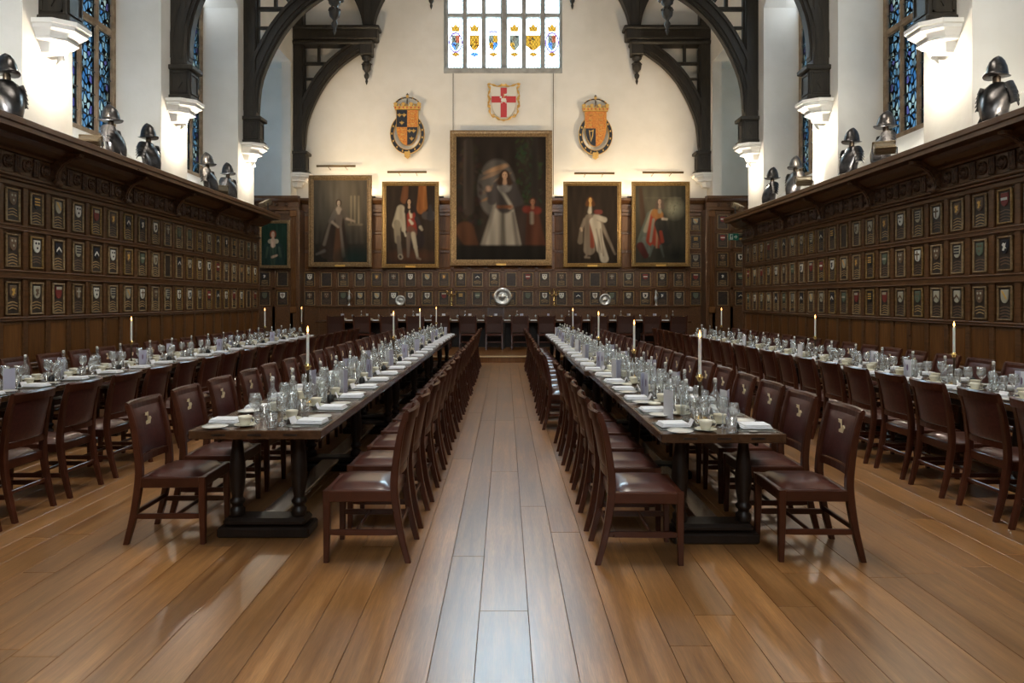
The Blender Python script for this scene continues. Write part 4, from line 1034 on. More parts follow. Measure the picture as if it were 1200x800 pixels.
for p, lab in ((409, 'slender silver ewer at the left end of the shelf'), (769, 'slender silver ewer at the right end of the shelf')):
    t = thing('ewer', lab, 'ewer', (px(p, 21.66), 21.70, SH))
    ob('body', lm('body', [(0, 0), (.06, 0), (.06, .015), (.02, .04), (.018, .1), (.05, .17), (.058, .24), (.03, .32), (.018, .38), (.03, .44), (.012, .46), (.016, .49), (0, .5)], 'silver', 14), t)
    q = MB(); q.tube([(.045, 0, .2), (.09, 0, .28), (.07, 0, .38), (.025, 0, .42)], .006, 6); ob('handle', q.mesh('handle', 'silver'), t)

# ------------------------------------------------------------------ paintings (generic stand-ins: no known work is copied)
def S(U, V, cu, cv, ru, rv, rot=0, soft=.35):
    c, s = math.cos(rot), math.sin(rot); du, dv = U-cu, V-cv
    d_ = np.sqrt(((du*c+dv*s)/ru)**2 + ((-du*s+dv*c)/rv)**2)
    return np.clip((1-d_)/soft, 0, 1)
def K(U, V, a, b, w0, w1, soft=.02, asp=.66):
    """tapered stroke from a to b, half widths in units of the picture height"""
    ax, ay, bx_, by = a[0]*asp, a[1], b[0]*asp, b[1]; X_, Y_ = U*asp, V; L2 = (bx_-ax)**2+(by-ay)**2+1e-9
    t = np.clip(((X_-ax)*(bx_-ax)+(Y_-ay)*(by-ay))/L2, 0, 1)
    d_ = np.hypot(X_-ax-t*(bx_-ax), Y_-ay-t*(by-ay)); return np.clip((w0+(w1-w0)*t-d_)/soft+.5, 0, 1)
def comp(img, m_, col, a=1.): m_ = (m_*a)[..., None]; return img*(1-m_) + np.array(col)*m_
def fold_noise(U, V, seed):
    r = np.random.RandomState(seed); z = np.zeros_like(U)
    for _ in range(22):
        fx, fy, ph = r.uniform(5, 60), r.uniform(-14, 14), r.uniform(0, 6.3); z += np.sin(U*fx+V*fy+ph)/22*2.4
    return z
def strokes(img, U, V, L_):
    for a, b, w0, w1, c in L_: img = comp(img, K(U, V, a, b, w0, w1), c)
    return img
def face(img, U, V, cu, cv, k, skin, hair, wig=0.):
    img = comp(img, S(U, V, cu, cv+.004, .062*k, .050*k, 0, .3), hair)
    if wig:
        for t in (-1, 1): img = comp(img, K(U, V, (cu+t*.035*k, cv), (cu+t*.055*k, cv-wig), .018*k, .026*k), hair)
    img = comp(img, K(U, V, (cu, cv-.03*k), (cu, cv-.065*k), .012*k, .016*k, .012), tuple(c*.85 for c in skin))
    img = comp(img, S(U, V, cu, cv, .036*k, .037*k, 0, .3), skin)
    img = comp(img, S(U, V, cu+.016*k, cv-.004, .014*k, .028*k, 0, .6), tuple(c*.7 for c in skin))
    for t in (-1, 1): img = comp(img, S(U, V, cu+t*.013*k, cv+.006*k, .007*k, .004*k, 0, .6), (.03, .02, .015))
    return comp(img, S(U, V, cu, cv-.017*k, .011*k, .004*k, 0, .6), (.25, .07, .05))
def canvas_mesh(wv, h, nx, fn):
    ny = int(nx*h/wv); U, V = np.meshgrid(np.linspace(0, 1, nx), np.linspace(0, 1, ny))
    img = np.clip(fn(U, V), .002, 1)
    verts = [((u-.5)*wv, 0, (v_-.5)*h) for v_ in np.linspace(0, 1, ny) for u in np.linspace(0, 1, nx)]
    faces = [(j*nx+i, j*nx+i+1, (j+1)*nx+i+1, (j+1)*nx+i) for j in range(ny-1) for i in range(nx-1)]
    me = bpy.data.meshes.new('canvas'); me.from_pydata(verts, [], faces); me.materials.append(M['canvas'])
    at = me.color_attributes.new('Col', 'FLOAT_COLOR', 'POINT')
    at.data.foreach_set('color', np.concatenate([img, np.ones(img.shape[:2]+(1,))], -1).astype(np.float32).ravel())
    return me
def painting(p0, p1, ya, yb, dist, fw, fm, fn, label, nx=60, plaque=True, tilt=0.):
    x0, x1 = px(p0, dist), px(p1, dist); z1 = 1.62+(351-ya)*dist/800; z0 = 1.62+(351-yb)*dist/800
    wv, h = x1-x0, z1-z0
    t = thing('framed_painting', label, 'painting', ((x0+x1)/2, dist, (z0+z1)/2)); t.rotation_euler = (tilt, 0, 0)
    q = MB(); a, b = wv/2, h/2
    prof = [(0, 0), (0, -.05), (.018, -.07), (.035, -.055), (fw*.55, -.065), (fw*.75, -.04), (fw*.8, -.05), (fw, -.03), (fw, 0)]
    rings = [[(-a+i, y, -b+i), (a-i, y, -b+i), (a-i, y, b-i), (-a+i, y, b-i)] for i, y in prof]
    q.loft(rings, caps=False)
    q.box(-a+.02, a-.02, -.012, 0, -b+.02, b-.02)
    nbx, nbz = int(wv/.075), int(h/.075)
    for i in range(nbx):
        for s in (-1, 1): q.box(-a+(i+.25)*wv/nbx, -a+(i+.75)*wv/nbx, -.078, -.05, s*(b-.022)-.008, s*(b-.022)+.008, .003)
    for i in range(nbz):
        for s in (-1, 1): q.box(s*(a-.022)-.008, s*(a-.022)+.008, -.078, -.05, -b+(i+.25)*h/nbz, -b+(i+.75)*h/nbz, .003)
    ob('frame', q.mesh('frame', fm), t)
    ob('canvas', canvas_mesh(wv-2*fw+.02, h-2*fw+.02, nx, fn), t, (0, -.022, 0))
    if plaque:
        q = MB(); q.box(-.16, .16, -.08, -.05, -b+.01, -b+.075, .006); ob('name_plate', q.mesh('name_plate', 'gold'), t)
    return t
def base(U, c): return np.zeros(U.shape+(3,)) + np.array(c)
def f_left(U, V):
    img = base(U, (.050, .041, .030))*(.35+1.2*V[..., None]); img = comp(img, S(U, V, .42, .78, .6, .5, 0, .9), (.15, .125, .09), .8)
    for k in range(9): img = comp(img, K(U, V, (.08+.1*k, 1), (.06+.105*k, .25), .006, .02, .04), (.085, .07, .05), .5)
    for k in range(3): img = comp(img, K(U, V, (.70+.07*k, .80), (.70+.07*k, .48), .010, .010), (.22, .18, .115), .8)
    img = comp(img, K(U, V, (.66, .46), (.9, .46), .012, .012), (.15, .12, .08), .7)
    D, G, B = (.040, .026, .018), (.15, .12, .09), (.095, .045, .022)
    img = strokes(img, U, V, [((.40, .58), (.26, .14), .05, .10, D), ((.36, .60), (.20, .22), .012, .02, G), ((.47, .50), (.45, .06), .07, .135, D), ((.47, .46), (.46, .06), .03, .065, B), ((.50, .46), (.56, .08), .012, .02, G),
        ((.47, .62), (.47, .47), .062, .038, (.13, .10, .075)), ((.40, .61), (.33, .50), .028, .034, (.14, .115, .09)), ((.35, .49), (.46, .43), .016, .012, (.33, .25, .18)), ((.54, .61), (.62, .53), .028, .03, (.10, .08, .06)), ((.62, .53), (.76, .50), .014, .010, (.33, .25, .18)), ((.47, .64), (.47, .60), .035, .018, (.38, .30, .22))])
    img = face(img, U, V, .47, .72, 1.0, (.40, .31, .23), (.06, .035, .02))
    img = comp(img, S(U, V, .75, .06, .5, .16, 0, .9), (.012, .024, .020), .9); img = comp(img, K(U, V, (.06, .10), (.2, .14), .012, .02), (.13, .11, .09), .8)
    return img*(1+.2*fold_noise(U, V, 1))[..., None]
def f_second(U, V):
    img = base(U, (.024, .016, .011)); img = comp(img, S(U, V, .5, .1, .7, .12, 0, .8), (.06, .026, .014))
    img = strokes(img, U, V, [((.74, .98), (.72, .70), .05, .065, (.19, .07, .022)), ((.78, .98), (.80, .72), .02, .03, (.25, .10, .03)), ((.40, .98), (.37, .82), .04, .05, (.11, .045, .02)), ((.80, .62), (.95, .62), .05, .05, (.055, .045, .042)), ((.90, .74), (.90, .60), .02, .05, (.03, .027, .03))])
    Wt, Gy = (.27, .235, .175), (.17, .145, .105)
    img = strokes(img, U, V, [((.54, .70), (.64, .30), .05, .10, (.02, .014, .014)), ((.51, .62), (.53, .44), .055, .065, (.19, .028, .018)), ((.50, .44), (.56, .40), .05, .05, (.10, .045, .03)), ((.55, .38), (.60, .22), .034, .024, Wt), ((.60, .22), (.64, .09), .024, .014, Wt), ((.64, .08), (.70, .065), .014, .010, (.16, .12, .09)), ((.46, .38), (.45, .10), .032, .016, (.10, .075, .06)),
        ((.30, .70), (.22, .50), .055, .06, Wt), ((.22, .52), (.24, .30), .045, .04, Gy), ((.34, .66), (.36, .44), .03, .03, Wt), ((.30, .56), (.40, .36), .014, .01, (.30, .27, .21)), ((.25, .34), (.29, .12), .025, .03, (.12, .10, .08)), ((.29, .10), (.30, .09), .030, .030, Wt), ((.29, .10), (.30, .09), .016, .016, (.03, .02, .02)),
        ((.62, .58), (.70, .47), .03, .024, (.03, .022, .022)), ((.70, .47), (.73, .44), .022, .016, Wt), ((.50, .67), (.51, .60), .022, .016, (.38, .33, .25)), ((.48, .56), (.53, .52), .014, .02, (.36, .32, .25))])
    img = face(img, U, V, .47, .79, 1.05, (.42, .29, .19), (.018, .012, .010), .12)
    return img*(1+.3*fold_noise(U, V, 2))[..., None]
def f_mid(U, V):
    # two plain robed figures before an evening sky: stand-in of the same size and colours
    img = base(U, (.020, .014, .010)); sky = S(U, V, .45, .58, .23, .25, 0, .12)
    img = comp(img, sky, (.075, .066, .058))
    for cu, cv, ru, rv, ro, c in ((.46, .74, .2, .03, .25, (.24, .14, .075)), (.40, .69, .16, .022, .3, (.17, .11, .07)), (.52, .67, .12, .02, .35, (.22, .14, .085)), (.40, .58, .15, .03, .35, (.12, .08, .05)), (.36, .50, .12, .018, .3, (.16, .095, .05)), (.50, .60, .1, .02, .2, (.10, .09, .08))):
        img = comp(img, S(U, V, cu, cv, ru, rv, ro, .6)*sky, c)
    r = np.random.RandomState(5)
    for _ in range(120):
        cu, cv = r.uniform(.66, .95), r.uniform(.42, .98); img = comp(img, S(U, V, cu, cv, r.uniform(.02, .05), r.uniform(.01, .03), r.uniform(-1, 1), .7), (r.uniform(.012, .03), r.uniform(.02, .045), r.uniform(.008, .02)), .7)
    for _ in range(80):
        cu, cv = r.uniform(.03, .28), r.uniform(.3, .98); img = comp(img, S(U, V, cu, cv, r.uniform(.02, .05), r.uniform(.01, .04), r.uniform(-1, 1), .7), (r.uniform(.012, .04), r.uniform(.012, .026), r.uniform(.008, .018)), .7)
    img = strokes(img, U, V, [((.14, .96), (.14, .40), .03, .04, (.036, .027, .021)), ((.10, .96), (.10, .42), .006, .008, (.05, .038, .03)), ((.88, .98), (.87, .45), .02, .028, (.026, .02, .016))])
    Wt, Gy, Dk = (.25, .225, .185), (.15, .132, .108), (.040, .034, .032)
    img = strokes(img, U, V, [((.62, .58), (.74, .12), .05, .12, (.030, .020, .016)), ((.52, .42), (.50, .12), .075, .15, Gy), ((.56, .42), (.60, .12), .05, .075, Wt), ((.46, .40), (.40, .13), .02, .045, Wt), ((.52, .40), (.52, .12), .012, .022, (.10, .088, .07)), ((.63, .38), (.68, .13), .010, .018, (.11, .095, .08)),
        ((.54, .58), (.54, .44), .085, .062, Dk), ((.47, .60), (.40, .48), .036, .032, Dk), ((.40, .48), (.36, .56), .028, .020, Dk), ((.62, .60), (.70, .47), .036, .03, Dk), ((.70, .47), (.62, .43), .024, .018, Dk), ((.48, .59), (.60, .45), .012, .012, (.24, .22, .18)), ((.36, .57), (.355, .585), .016, .014, (.30, .19, .13)), ((.61, .43), (.60, .425), .014, .014, (.30, .19, .13)), ((.54, .61), (.54, .595), .05, .05, (.14, .13, .12)), ((.47, .43), (.60, .43), .012, .012, (.13, .05, .022))])
    img = face(img, U, V, .54, .685, .95, (.38, .23, .14), (.035, .018, .010), .06)
    img = strokes(img, U, V, [((.85, .40), (.88, .12), .04, .075, (.060, .022, .012)), ((.78, .41), (.90, .40), .028, .03, (.12, .022, .014)), ((.84, .38), (.84, .30), .012, .012, (.20, .17, .13)), ((.10, .24), (.17, .12), .07, .05, (.065, .028, .014)), ((.05, .05), (.95, .05), .07, .07, (.010, .008, .006))])
    img = face(img, U, V, .85, .47, .75, (.26, .13, .075), (.06, .022, .012))
    return img*(1+.4*fold_noise(U, V, 3))[..., None]
def f_fourth(U, V):
    img = base(U, (.022, .015, .010)); img = comp(img, S(U, V, .4, .6, .5, .5, 0, .9), (.034, .023, .015))
    Wt, Gy, Rd = (.34, .30, .235), (.15, .12, .09), (.16, .040, .022)
    img = strokes(img, U, V, [((.52, .60), (.66, .20), .04, .035, (.09, .075, .06)), ((.60, .62), (.95, .12), .03, .012, Gy), ((.44, .58), (.44, .18), .055, .075, Gy), ((.48, .56), (.50, .22), .022, .028, Rd), ((.52, .54), (.74, .06), .05, .055, Wt), ((.60, .50), (.66, .18), .05, .05, Wt), ((.56, .60), (.74, .56), .03, .035, Wt), ((.66, .44), (.72, .10), .006, .008, (.16, .13, .1)), ((.58, .44), (.68, .14), .005, .006, (.17, .14, .11)),
        ((.36, .56), (.28, .44), .028, .02, Gy), ((.28, .44), (.26, .28), .02, .035, (.12, .095, .07)), ((.28, .45), (.29, .42), .013, .012, (.33, .24, .16)), ((.58, .66), (.66, .66), .03, .028, (.14, .035, .028)), ((.42, .18), (.38, .09), .018, .012, Gy), ((.36, .08), (.44, .075), .013, .012, Gy), ((.46, .73), (.45, .66), .016, .026, Wt)])
    img = face(img, U, V, .46, .81, 1.05, (.52, .30, .10), (.09, .035, .012), .05)
    return img*(1+.3*fold_noise(U, V, 4))[..., None]
def f_fifth(U, V):
    img = base(U, (.040, .035, .024)); img = comp(img, S(U, V, .35, .78, .5, .35, 0, .8), (.075, .066, .045))
    img = strokes(img, U, V, [((.10, .95), (.16, .5), .02, .04, (.06, .035, .022)), ((.20, .84), (.9, .84), .005, .005, (.09, .08, .055))])
    img = comp(img, S(U, V, .78, .70, .24, .17, 0, .9), (.27, .25, .165))  # pale glare painted into the upper right of the canvas
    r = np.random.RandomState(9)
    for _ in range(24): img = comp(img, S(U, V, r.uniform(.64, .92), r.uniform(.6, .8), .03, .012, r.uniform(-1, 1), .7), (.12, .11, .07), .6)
    Rd, Gn, Gy = (.24, .040, .020), (.085, .095, .075), (.21, .19, .14)
    img = strokes(img, U, V, [((.30, .62), (.14, .26), .05, .075, Gn), ((.34, .66), (.20, .42), .03, .03, Gy), ((.18, .30), (.24, .16), .04, .05, (.11, .12, .10)), ((.40, .60), (.34, .30), .07, .085, Rd), ((.36, .56), (.30, .28), .018, .016, Gy), ((.50, .56), (.46, .22), .05, .03, Rd), ((.44, .50), (.42, .2), .012, .012, (.25, .15, .08)), ((.40, .64), (.46, .62), .06, .06, (.25, .115, .035)), ((.50, .50), (.60, .30), .08, .08, (.03, .026, .02)), ((.50, .40), (.53, .28), .02, .025, Rd),
        ((.54, .57), (.62, .565), .016, .014, (.40, .33, .24)), ((.34, .22), (.28, .09), .018, .012, Gn), ((.50, .22), (.56, .08), .018, .010, Gn), ((.10, .22), (.2, .10), .05, .04, (.07, .018, .014)), ((.48, .74), (.48, .66), .02, .024, Gy)])
    img = face(img, U, V, .48, .79, 1.05, (.37, .26, .19), (.085, .06, .045), .07)
    img = comp(img, S(U, V, .8, .1, .5, .2, 0, .9), (.012, .011, .008), .9)
    return img*(1+.22*fold_noise(U, V, 5))[..., None]
def f_bay(U, V):
    img = base(U, (.012, .030, .018)); Gd, Gl = (.018, .035, .028), (.04, .062, .042)
    img = strokes(img, U, V, [((.45, .40), (.45, -.05), .22, .34, Gd), ((.20, .42), (.12, .16), .10, .10, Gd), ((.70, .42), (.78, .18), .10, .10, Gd), ((.45, .42), (.45, .05), .09, .05, Gl), ((.25, .42), (.18, .2), .03, .03, Gl), ((.68, .42), (.74, .22), .03, .03, Gl), ((.34, .57), (.58, .57), .055, .055, (.36, .31, .22)), ((.45, .60), (.45, .48), .05, .06, (.46, .33, .24)), ((.42, .20), (.60, .24), .030, .024, (.44, .30, .21))])
    img = face(img, U, V, .45, .73, 2.2, (.50, .34, .24), (.22, .05, .018))
    return img*(1+.3*fold_noise(U, V, 6))[..., None]
PD = 21.69
painting(362, 436, 205.5, 313, PD, .16, 'giltdull', f_left, 'dim grey-brown full-length portrait of a robed figure, leftmost on the end wall', 100)
painting(448, 514.5, 213, 314, PD, .13, 'gilt', f_second, 'portrait of a standing figure with grey cloak, left beside the largest painting', 100)
painting(527.5, 647, 153, 311.5, PD, .2, 'giltdull', f_mid, 'largest painting, dark-coated figure in pale robe before evening sky, middle of end wall', 130)
painting(660, 728, 213, 313, PD, .13, 'gilt', f_fourth, 'dark portrait of a figure in a pale trailing robe, right beside the largest painting', 100)
painting(740, 808, 213, 312.5, PD, .13, 'gilt', f_fifth, 'portrait of a red-robed figure with painted-in glare, rightmost on the end wall', 100)
painting(303, 340.5, 258, 314.5, 21.22, .10, 'giltdull', f_bay, 'small half-length portrait in a green dress beyond the left panelling', 60, False)
# picture-light rods over the portraits, each on two stays
for i, (a, b, y) in enumerate(((371, 416.5, 194.5), (454, 500, 201.5), (673, 720, 203), (753, 801, 202))):
    x0, x1 = px(a, 21.6), px(b, 21.6); z = 1.62+(351-y)*21.6/800
    t = thing('picture_light', f'thin brass picture light rod, {ORD[i]} from the left above the portraits', 'lamp', ((x0+x1)/2, 21.6, z), 0, 'picture lights over the portraits')
    q = MB(); q.tube([(-(x1-x0)/2, 0, 0), ((x1-x0)/2, 0, 0)], .035, 8); ob('tube', q.mesh('tube', 'rods'), t)
    for s in (-1, 1):
        q = MB(); q.tube([(s*(x1-x0)*.22, 0, 0), (s*(x1-x0)*.22, .38, -.05)], .012, 6); ob('stay', q.mesh('stay', 'rods'), t)
    light('AREA', 'picture_lamp', ((x0+x1)/2, 21.57, z-.06), ((x0+x1)/2, 21.9, z-2.4), 7, (1, .78, .5), t, shape='RECTANGLE', size=x1-x0, size_y=.05)
for p, lab in ((531, 'thin hanging wire left of the largest painting'), (648.3, 'thin hanging wire right of the largest painting')):
    q = MB(); q.tube([(px(p, 21.95), 21.95, 1.62+(351-86)*.02745), (px(p, 21.95), 21.95, 5.0)], .012, 5); tag(ob('hanging_wire', q.mesh('hanging_wire', 'bronze')), lab, 'wire', 'hanging wires by the largest painting')

# ------------------------------------------------------------------ carved and painted arms on the end wall
def fleur(q, x, z, s, y0, y1, mi):
    q.prism([(x-.12*s, z-.3*s), (x-.2*s, z+.1*s), (x, z+.55*s), (x+.2*s, z+.1*s), (x+.12*s, z-.3*s)], y0, y1, mi=mi)
    for t in (-1, 1): q.prism([(x+t*.1*s, z-.15*s), (x+t*.3*s, z+.28*s), (x+t*.55*s, z+.15*s), (x+t*.5*s, z-.05*s), (x+t*.33*s, z+.05*s), (x+t*.2*s, z-.25*s)], y0, y1, mi=mi)
    q.prism([(x-.3*s, z-.25*s), (x+.3*s, z-.25*s), (x+.3*s, z-.12*s), (x-.3*s, z-.12*s)], y0-.004, y1-.004, mi=mi)
    q.prism([(x-.1*s, z-.25*s), (x+.1*s, z-.25*s), (x, z-.6*s)], y0, y1, mi=mi)
def lion(q, x, z, s, y0, y1, mi):
    for L_ in ([(-.5, .05), (-.3, .2), (.35, .15), (.5, .0), (.4, -.1), (-.3, -.08)], [(-.72, .12), (-.6, .36), (-.38, .36), (-.3, .12), (-.5, .0)], [(-.42, -.02), (-.28, -.02), (-.3, -.36), (-.46, -.36)],
               [(-.15, -.02), (-.02, -.02), (0, -.36), (-.15, -.36)], [(.3, -.02), (.45, -.02), (.5, -.36), (.33, -.36)], [(.42, .08), (.62, .2), (.58, .42), (.68, .44), (.75, .18), (.5, -.02)]):
        q.prism([(x+a*s, z+b*s) for a, b in L_], y0, y1, mi=mi)
def royal(p, ptop, pbot, kind, label):
    y = 21.95; zc = 1.62+(351-(ptop+pbot)/2)*y/800; H = (pbot-ptop)*y/800
    t = thing('royal_arms', label, 'coat of arms', (px(p, y), y-.12, zc), 0, 'crowned royal arms on the end wall')
    # garter belt
    q = MB(); n = 30; cz = -.12*H; R1, R2 = .272*H, .215*H
    for i in range(n):
        a, b = 2*math.pi*i/n, 2*math.pi*(i+1)/n
        pt = lambda r_, an: (r_*.95*math.cos(an), cz+r_*1.12*math.sin(an))
        q.prism([pt(R1, a), pt(R1, b), pt(R2, b), pt(R2, a)], .05, -.02, mi=0)
        for rr in (R1, R2): q.prism([pt(rr+.008, a), pt(rr+.008, b), pt(rr-.008, b), pt(rr-.008, a)], .03, -.032, mi=1)
        if i % 2: q.prism([(pt((R1+R2)/2, a)[0]+dx, pt((R1+R2)/2, a)[1]+dz) for dx, dz in ((-.02, -.03), (.02, -.03), (.02, .03), (-.02, .03))], -.015, -.03, mi=1)
    q.prism([(-.09, cz-R1*1.0), (.09, cz-R1*1.0), (.09, cz-R1*1.22), (-.09, cz-R1*1.22)], .03, -.05, mi=1)
    q.prism([(-.05, cz-R1*1.2), (.05, cz-R1*1.2), (.06, -.46*H), (.11, -.46*H), (0, -.5*H), (-.11, -.46*H), (-.06, -.46*H)], .03, -.03, mi=1)
    q.prism([(-.035, cz-R1*1.22), (.035, cz-R1*1.22), (.035, -.43*H), (-.035, -.43*H)], .0, -.04, mi=0)
    ob('garter', q.mesh('garter', ['blue', 'gold']), t)
    # shield
    q = MB(); sw, sh, st = .32*H, .53*H, .235*H
    o_ = shield_out(sw, sh, 0, st, 7); q.prism([(x*1.04, z) for x, z in o_], .08, -.03, mi=1)
    half = sh*.5
    def quad(xs, top): # quarter polygons of the shield
        pts = [(x, z) for x, z in o_]
        x0, x1 = (-sw/2, 0) if xs == 0 else (0, sw/2)
        if top: return [(x0, st), (x1, st), (x1, st-half), (x0, st-half)] if False else [(x0, st), (x1, st), (x1, st-half*.98), (x0, st-half*.98)]
        low = [p_ for p_ in pts if (p_[0] >= -1e-6 if xs else p_[0] <= 1e-6) and p_[1] < st-half*.98]
        low.sort(key=lambda p_: -p_[1])
        if xs == 1: return [(0, st-half*.98), (sw/2*.98, st-half*.98)] + low
        return [(0, st-half*.98), (-sw/2*.98, st-half*.98)] + low
    cols_ = [[0, 2], [2, 0]] if kind == 'fr' else [[2, 2], [0, 2]]
    for r_ in (0, 1):
        for c_ in (0, 1):
            q.prism(quad(c_, r_ == 0), -.03, -.045, mi=cols_[r_][c_])
    for r_ in (0, 1):
        for c_ in (0, 1):
            cx = (-.25 if c_ == 0 else .25)*sw*(1 if r_ == 0 else .85); ct = st-half*.5 if r_ == 0 else st-half*1.40
            if kind == 'fr' and cols_[r_][c_] == 0:
                for dx, dz in ((-.11, .1), (.11, .1), (0, -.12)): fleur(q, cx+dx*sw*(1 if r_ == 0 else .9), ct+dz*sh, .062*H, -.04, -.06, 1)
            elif kind != 'fr' and cols_[r_][c_] == 0:
                q.prism([(cx-.12*sw, ct+.16*sh), (cx-.02*sw, ct+.13*sh), (cx+.12*sw, ct+.18*sh), (cx+.08*sw, ct-.02*sh), (cx-.02*sw, ct-.2*sh)], -.04, -.06, mi=1)
                q.prism([(cx-.07*sw, ct+.11*sh), (cx+.06*sw, ct+.12*sh), (cx+.04*sw, ct), (cx-.02*sw, ct-.12*sh)], -.055, -.064, mi=0)
            else:
                for dz in (.15, 0, -.15): lion(q, cx, ct+dz*sh*.95, .135*sw*(1 if dz > -.1 or r_ == 0 else .75), -.04, -.06, 1)
    ob('shield', q.mesh('shield', ['blue', 'gold', 'orange']), t)
    # crown
    q = MB(); H_ = H; H = .74*H_; cb = .24*H_; cw = .185*H_
    q.prism([(-cw, cb), (cw, cb), (cw*1.12, cb+.075*H), (-cw*1.12, cb+.075*H)], .07, -.06, mi=0)
    for k_ in range(7):
        x = (-1+k_/3)*cw*.95; q.lathe([(0, -.035), (.028, 0), (0, .035)], 6, o=(x, -.06, cb+.04*H), mi=1)
        if k_ % 2 == 0: q.prism([(x-.02*H, cb+.07*H), (x+.02*H, cb+.07*H), (x+.045*H, cb+.13*H), (x, cb+.155*H), (x-.045*H, cb+.13*H)], .04, -.05, mi=0)
        else: fleur(q, x, cb+.105*H, .05*H, .03, -.05, 0)
    for s in (-1, 1):
        pts = [(s*cw*1.02*math.cos(a), .03, cb+.09*H+.17*H*math.sin(a)) for a in np.linspace(0, math.pi/2, 8)]
        q.tube(pts, .022, 6, mi=2)
        for p_ in pts[1::2]: q.lathe([(0, -.03), (.026, 0), (0, .03)], 6, o=(p_[0], p_[1]-.03, p_[2]), mi=0)
    q.tube([(0, -.04, cb+.1*H), (0, -.03, cb+.2*H), (0, .03, cb+.26*H)], .02, 6, mi=2)
    q.prism(ell(0, cb+.275*H, .03*H, .03*H, 10), .04, -.02, mi=0); q.box(-.012, .012, -.01, .03, cb+.28*H, cb+.345*H, 0, 2); q.box(-.035, .035, -.01, .03, cb+.305*H, cb+.325*H, 0, 2)
    ob('crown', q.mesh('crown', ['gold', 'red', 'bronze']), t)
royal(478, 110, 187, 'fr', 'crowned arms quartering dark fleurs-de-lis and red lions, left on the end wall')
royal(697.3, 112, 188, 'ir', 'crowned arms with red lions and a dark harp quarter, right on the end wall')
y = 21.95; t = thing('inn_shield', 'white shield with red cross in a gilt scrolled border below the end window', 'coat of arms', (px(590.3, y), y-.1, 1.62+(351-121.5)*y/800))
q = MB(); o_ = shield_out(.80, .98, 0, .49, 6); q.prism(o_, .08, -.03, mi=0)
q.box(-.1, .1, -.05, -.02, -.47, .47, .004, 1); q.box(-.39, .39, -.049, -.02, .0, .2, .004, 1); ob('field', q.mesh('field', ['white', 'red']), t)
q = MB()
for L_, mi in (([(-.09, .05), (-.07, .13), (.07, .13), (.09, .03), (.05, .0), (-.05, .02)], 0), ([(-.13, .15), (-.06, .12), (-.06, .19), (-.12, .2)], 0), ([(-.07, .04), (-.04, .04), (-.05, -.03), (-.08, -.03)], 0), ([(.05, .03), (.08, .03), (.09, -.03), (.06, -.03)], 0), ([(-.01, .12), (.01, .12), (.02, .27), (.0, .27)], 1), ([(.02, .2), (.12, .22), (.12, .28), (.02, .26)], 0)):
    q.prism(L_, -.045, -.065, mi=mi)
ob('emblem', q.mesh('emblem', ['white', 'gold']), t)
q = MB()
for s in (-1, 1):
    pts = catmull([(s*.05, -.04, .54), (s*.2, -.04, .52), (s*.34, -.05, .56), (s*.46, -.05, .60), (s*.5, -.04, .52), (s*.43, -.04, .46), (s*.46, -.04, .34), (s*.50, -.05, .22), (s*.44, -.04, .12), (s*.48, -.05, 0), (s*.50, -.05, -.1), (s*.43, -.04, -.18), (s*.45, -.05, -.3), (s*.36, -.04, -.44), (s*.26, -.05, -.46), (s*.14, -.04, -.54), (0, -.04, -.57)], 4)
    q.tube(pts, [.026+.012*math.sin(i*1.1) for i in range(len(pts))], 6)
    for c_ in ((s*.48, .57), (s*.45, .1), (s*.47, -.12), (s*.34, -.42)):
        q.tube([(c_[0]+.05*(1-i/14)*math.cos(i*.75), -.05, c_[1]+.05*(1-i/14)*math.sin(i*.75)) for i in range(11)], .016, 5)
q.prism([(-.16, .5), (-.08, .60), (0, .57), (.08, .60), (.16, .5), (0, .53)], 0, -.06)
ob('border', q.mesh('border', 'gold'), t)

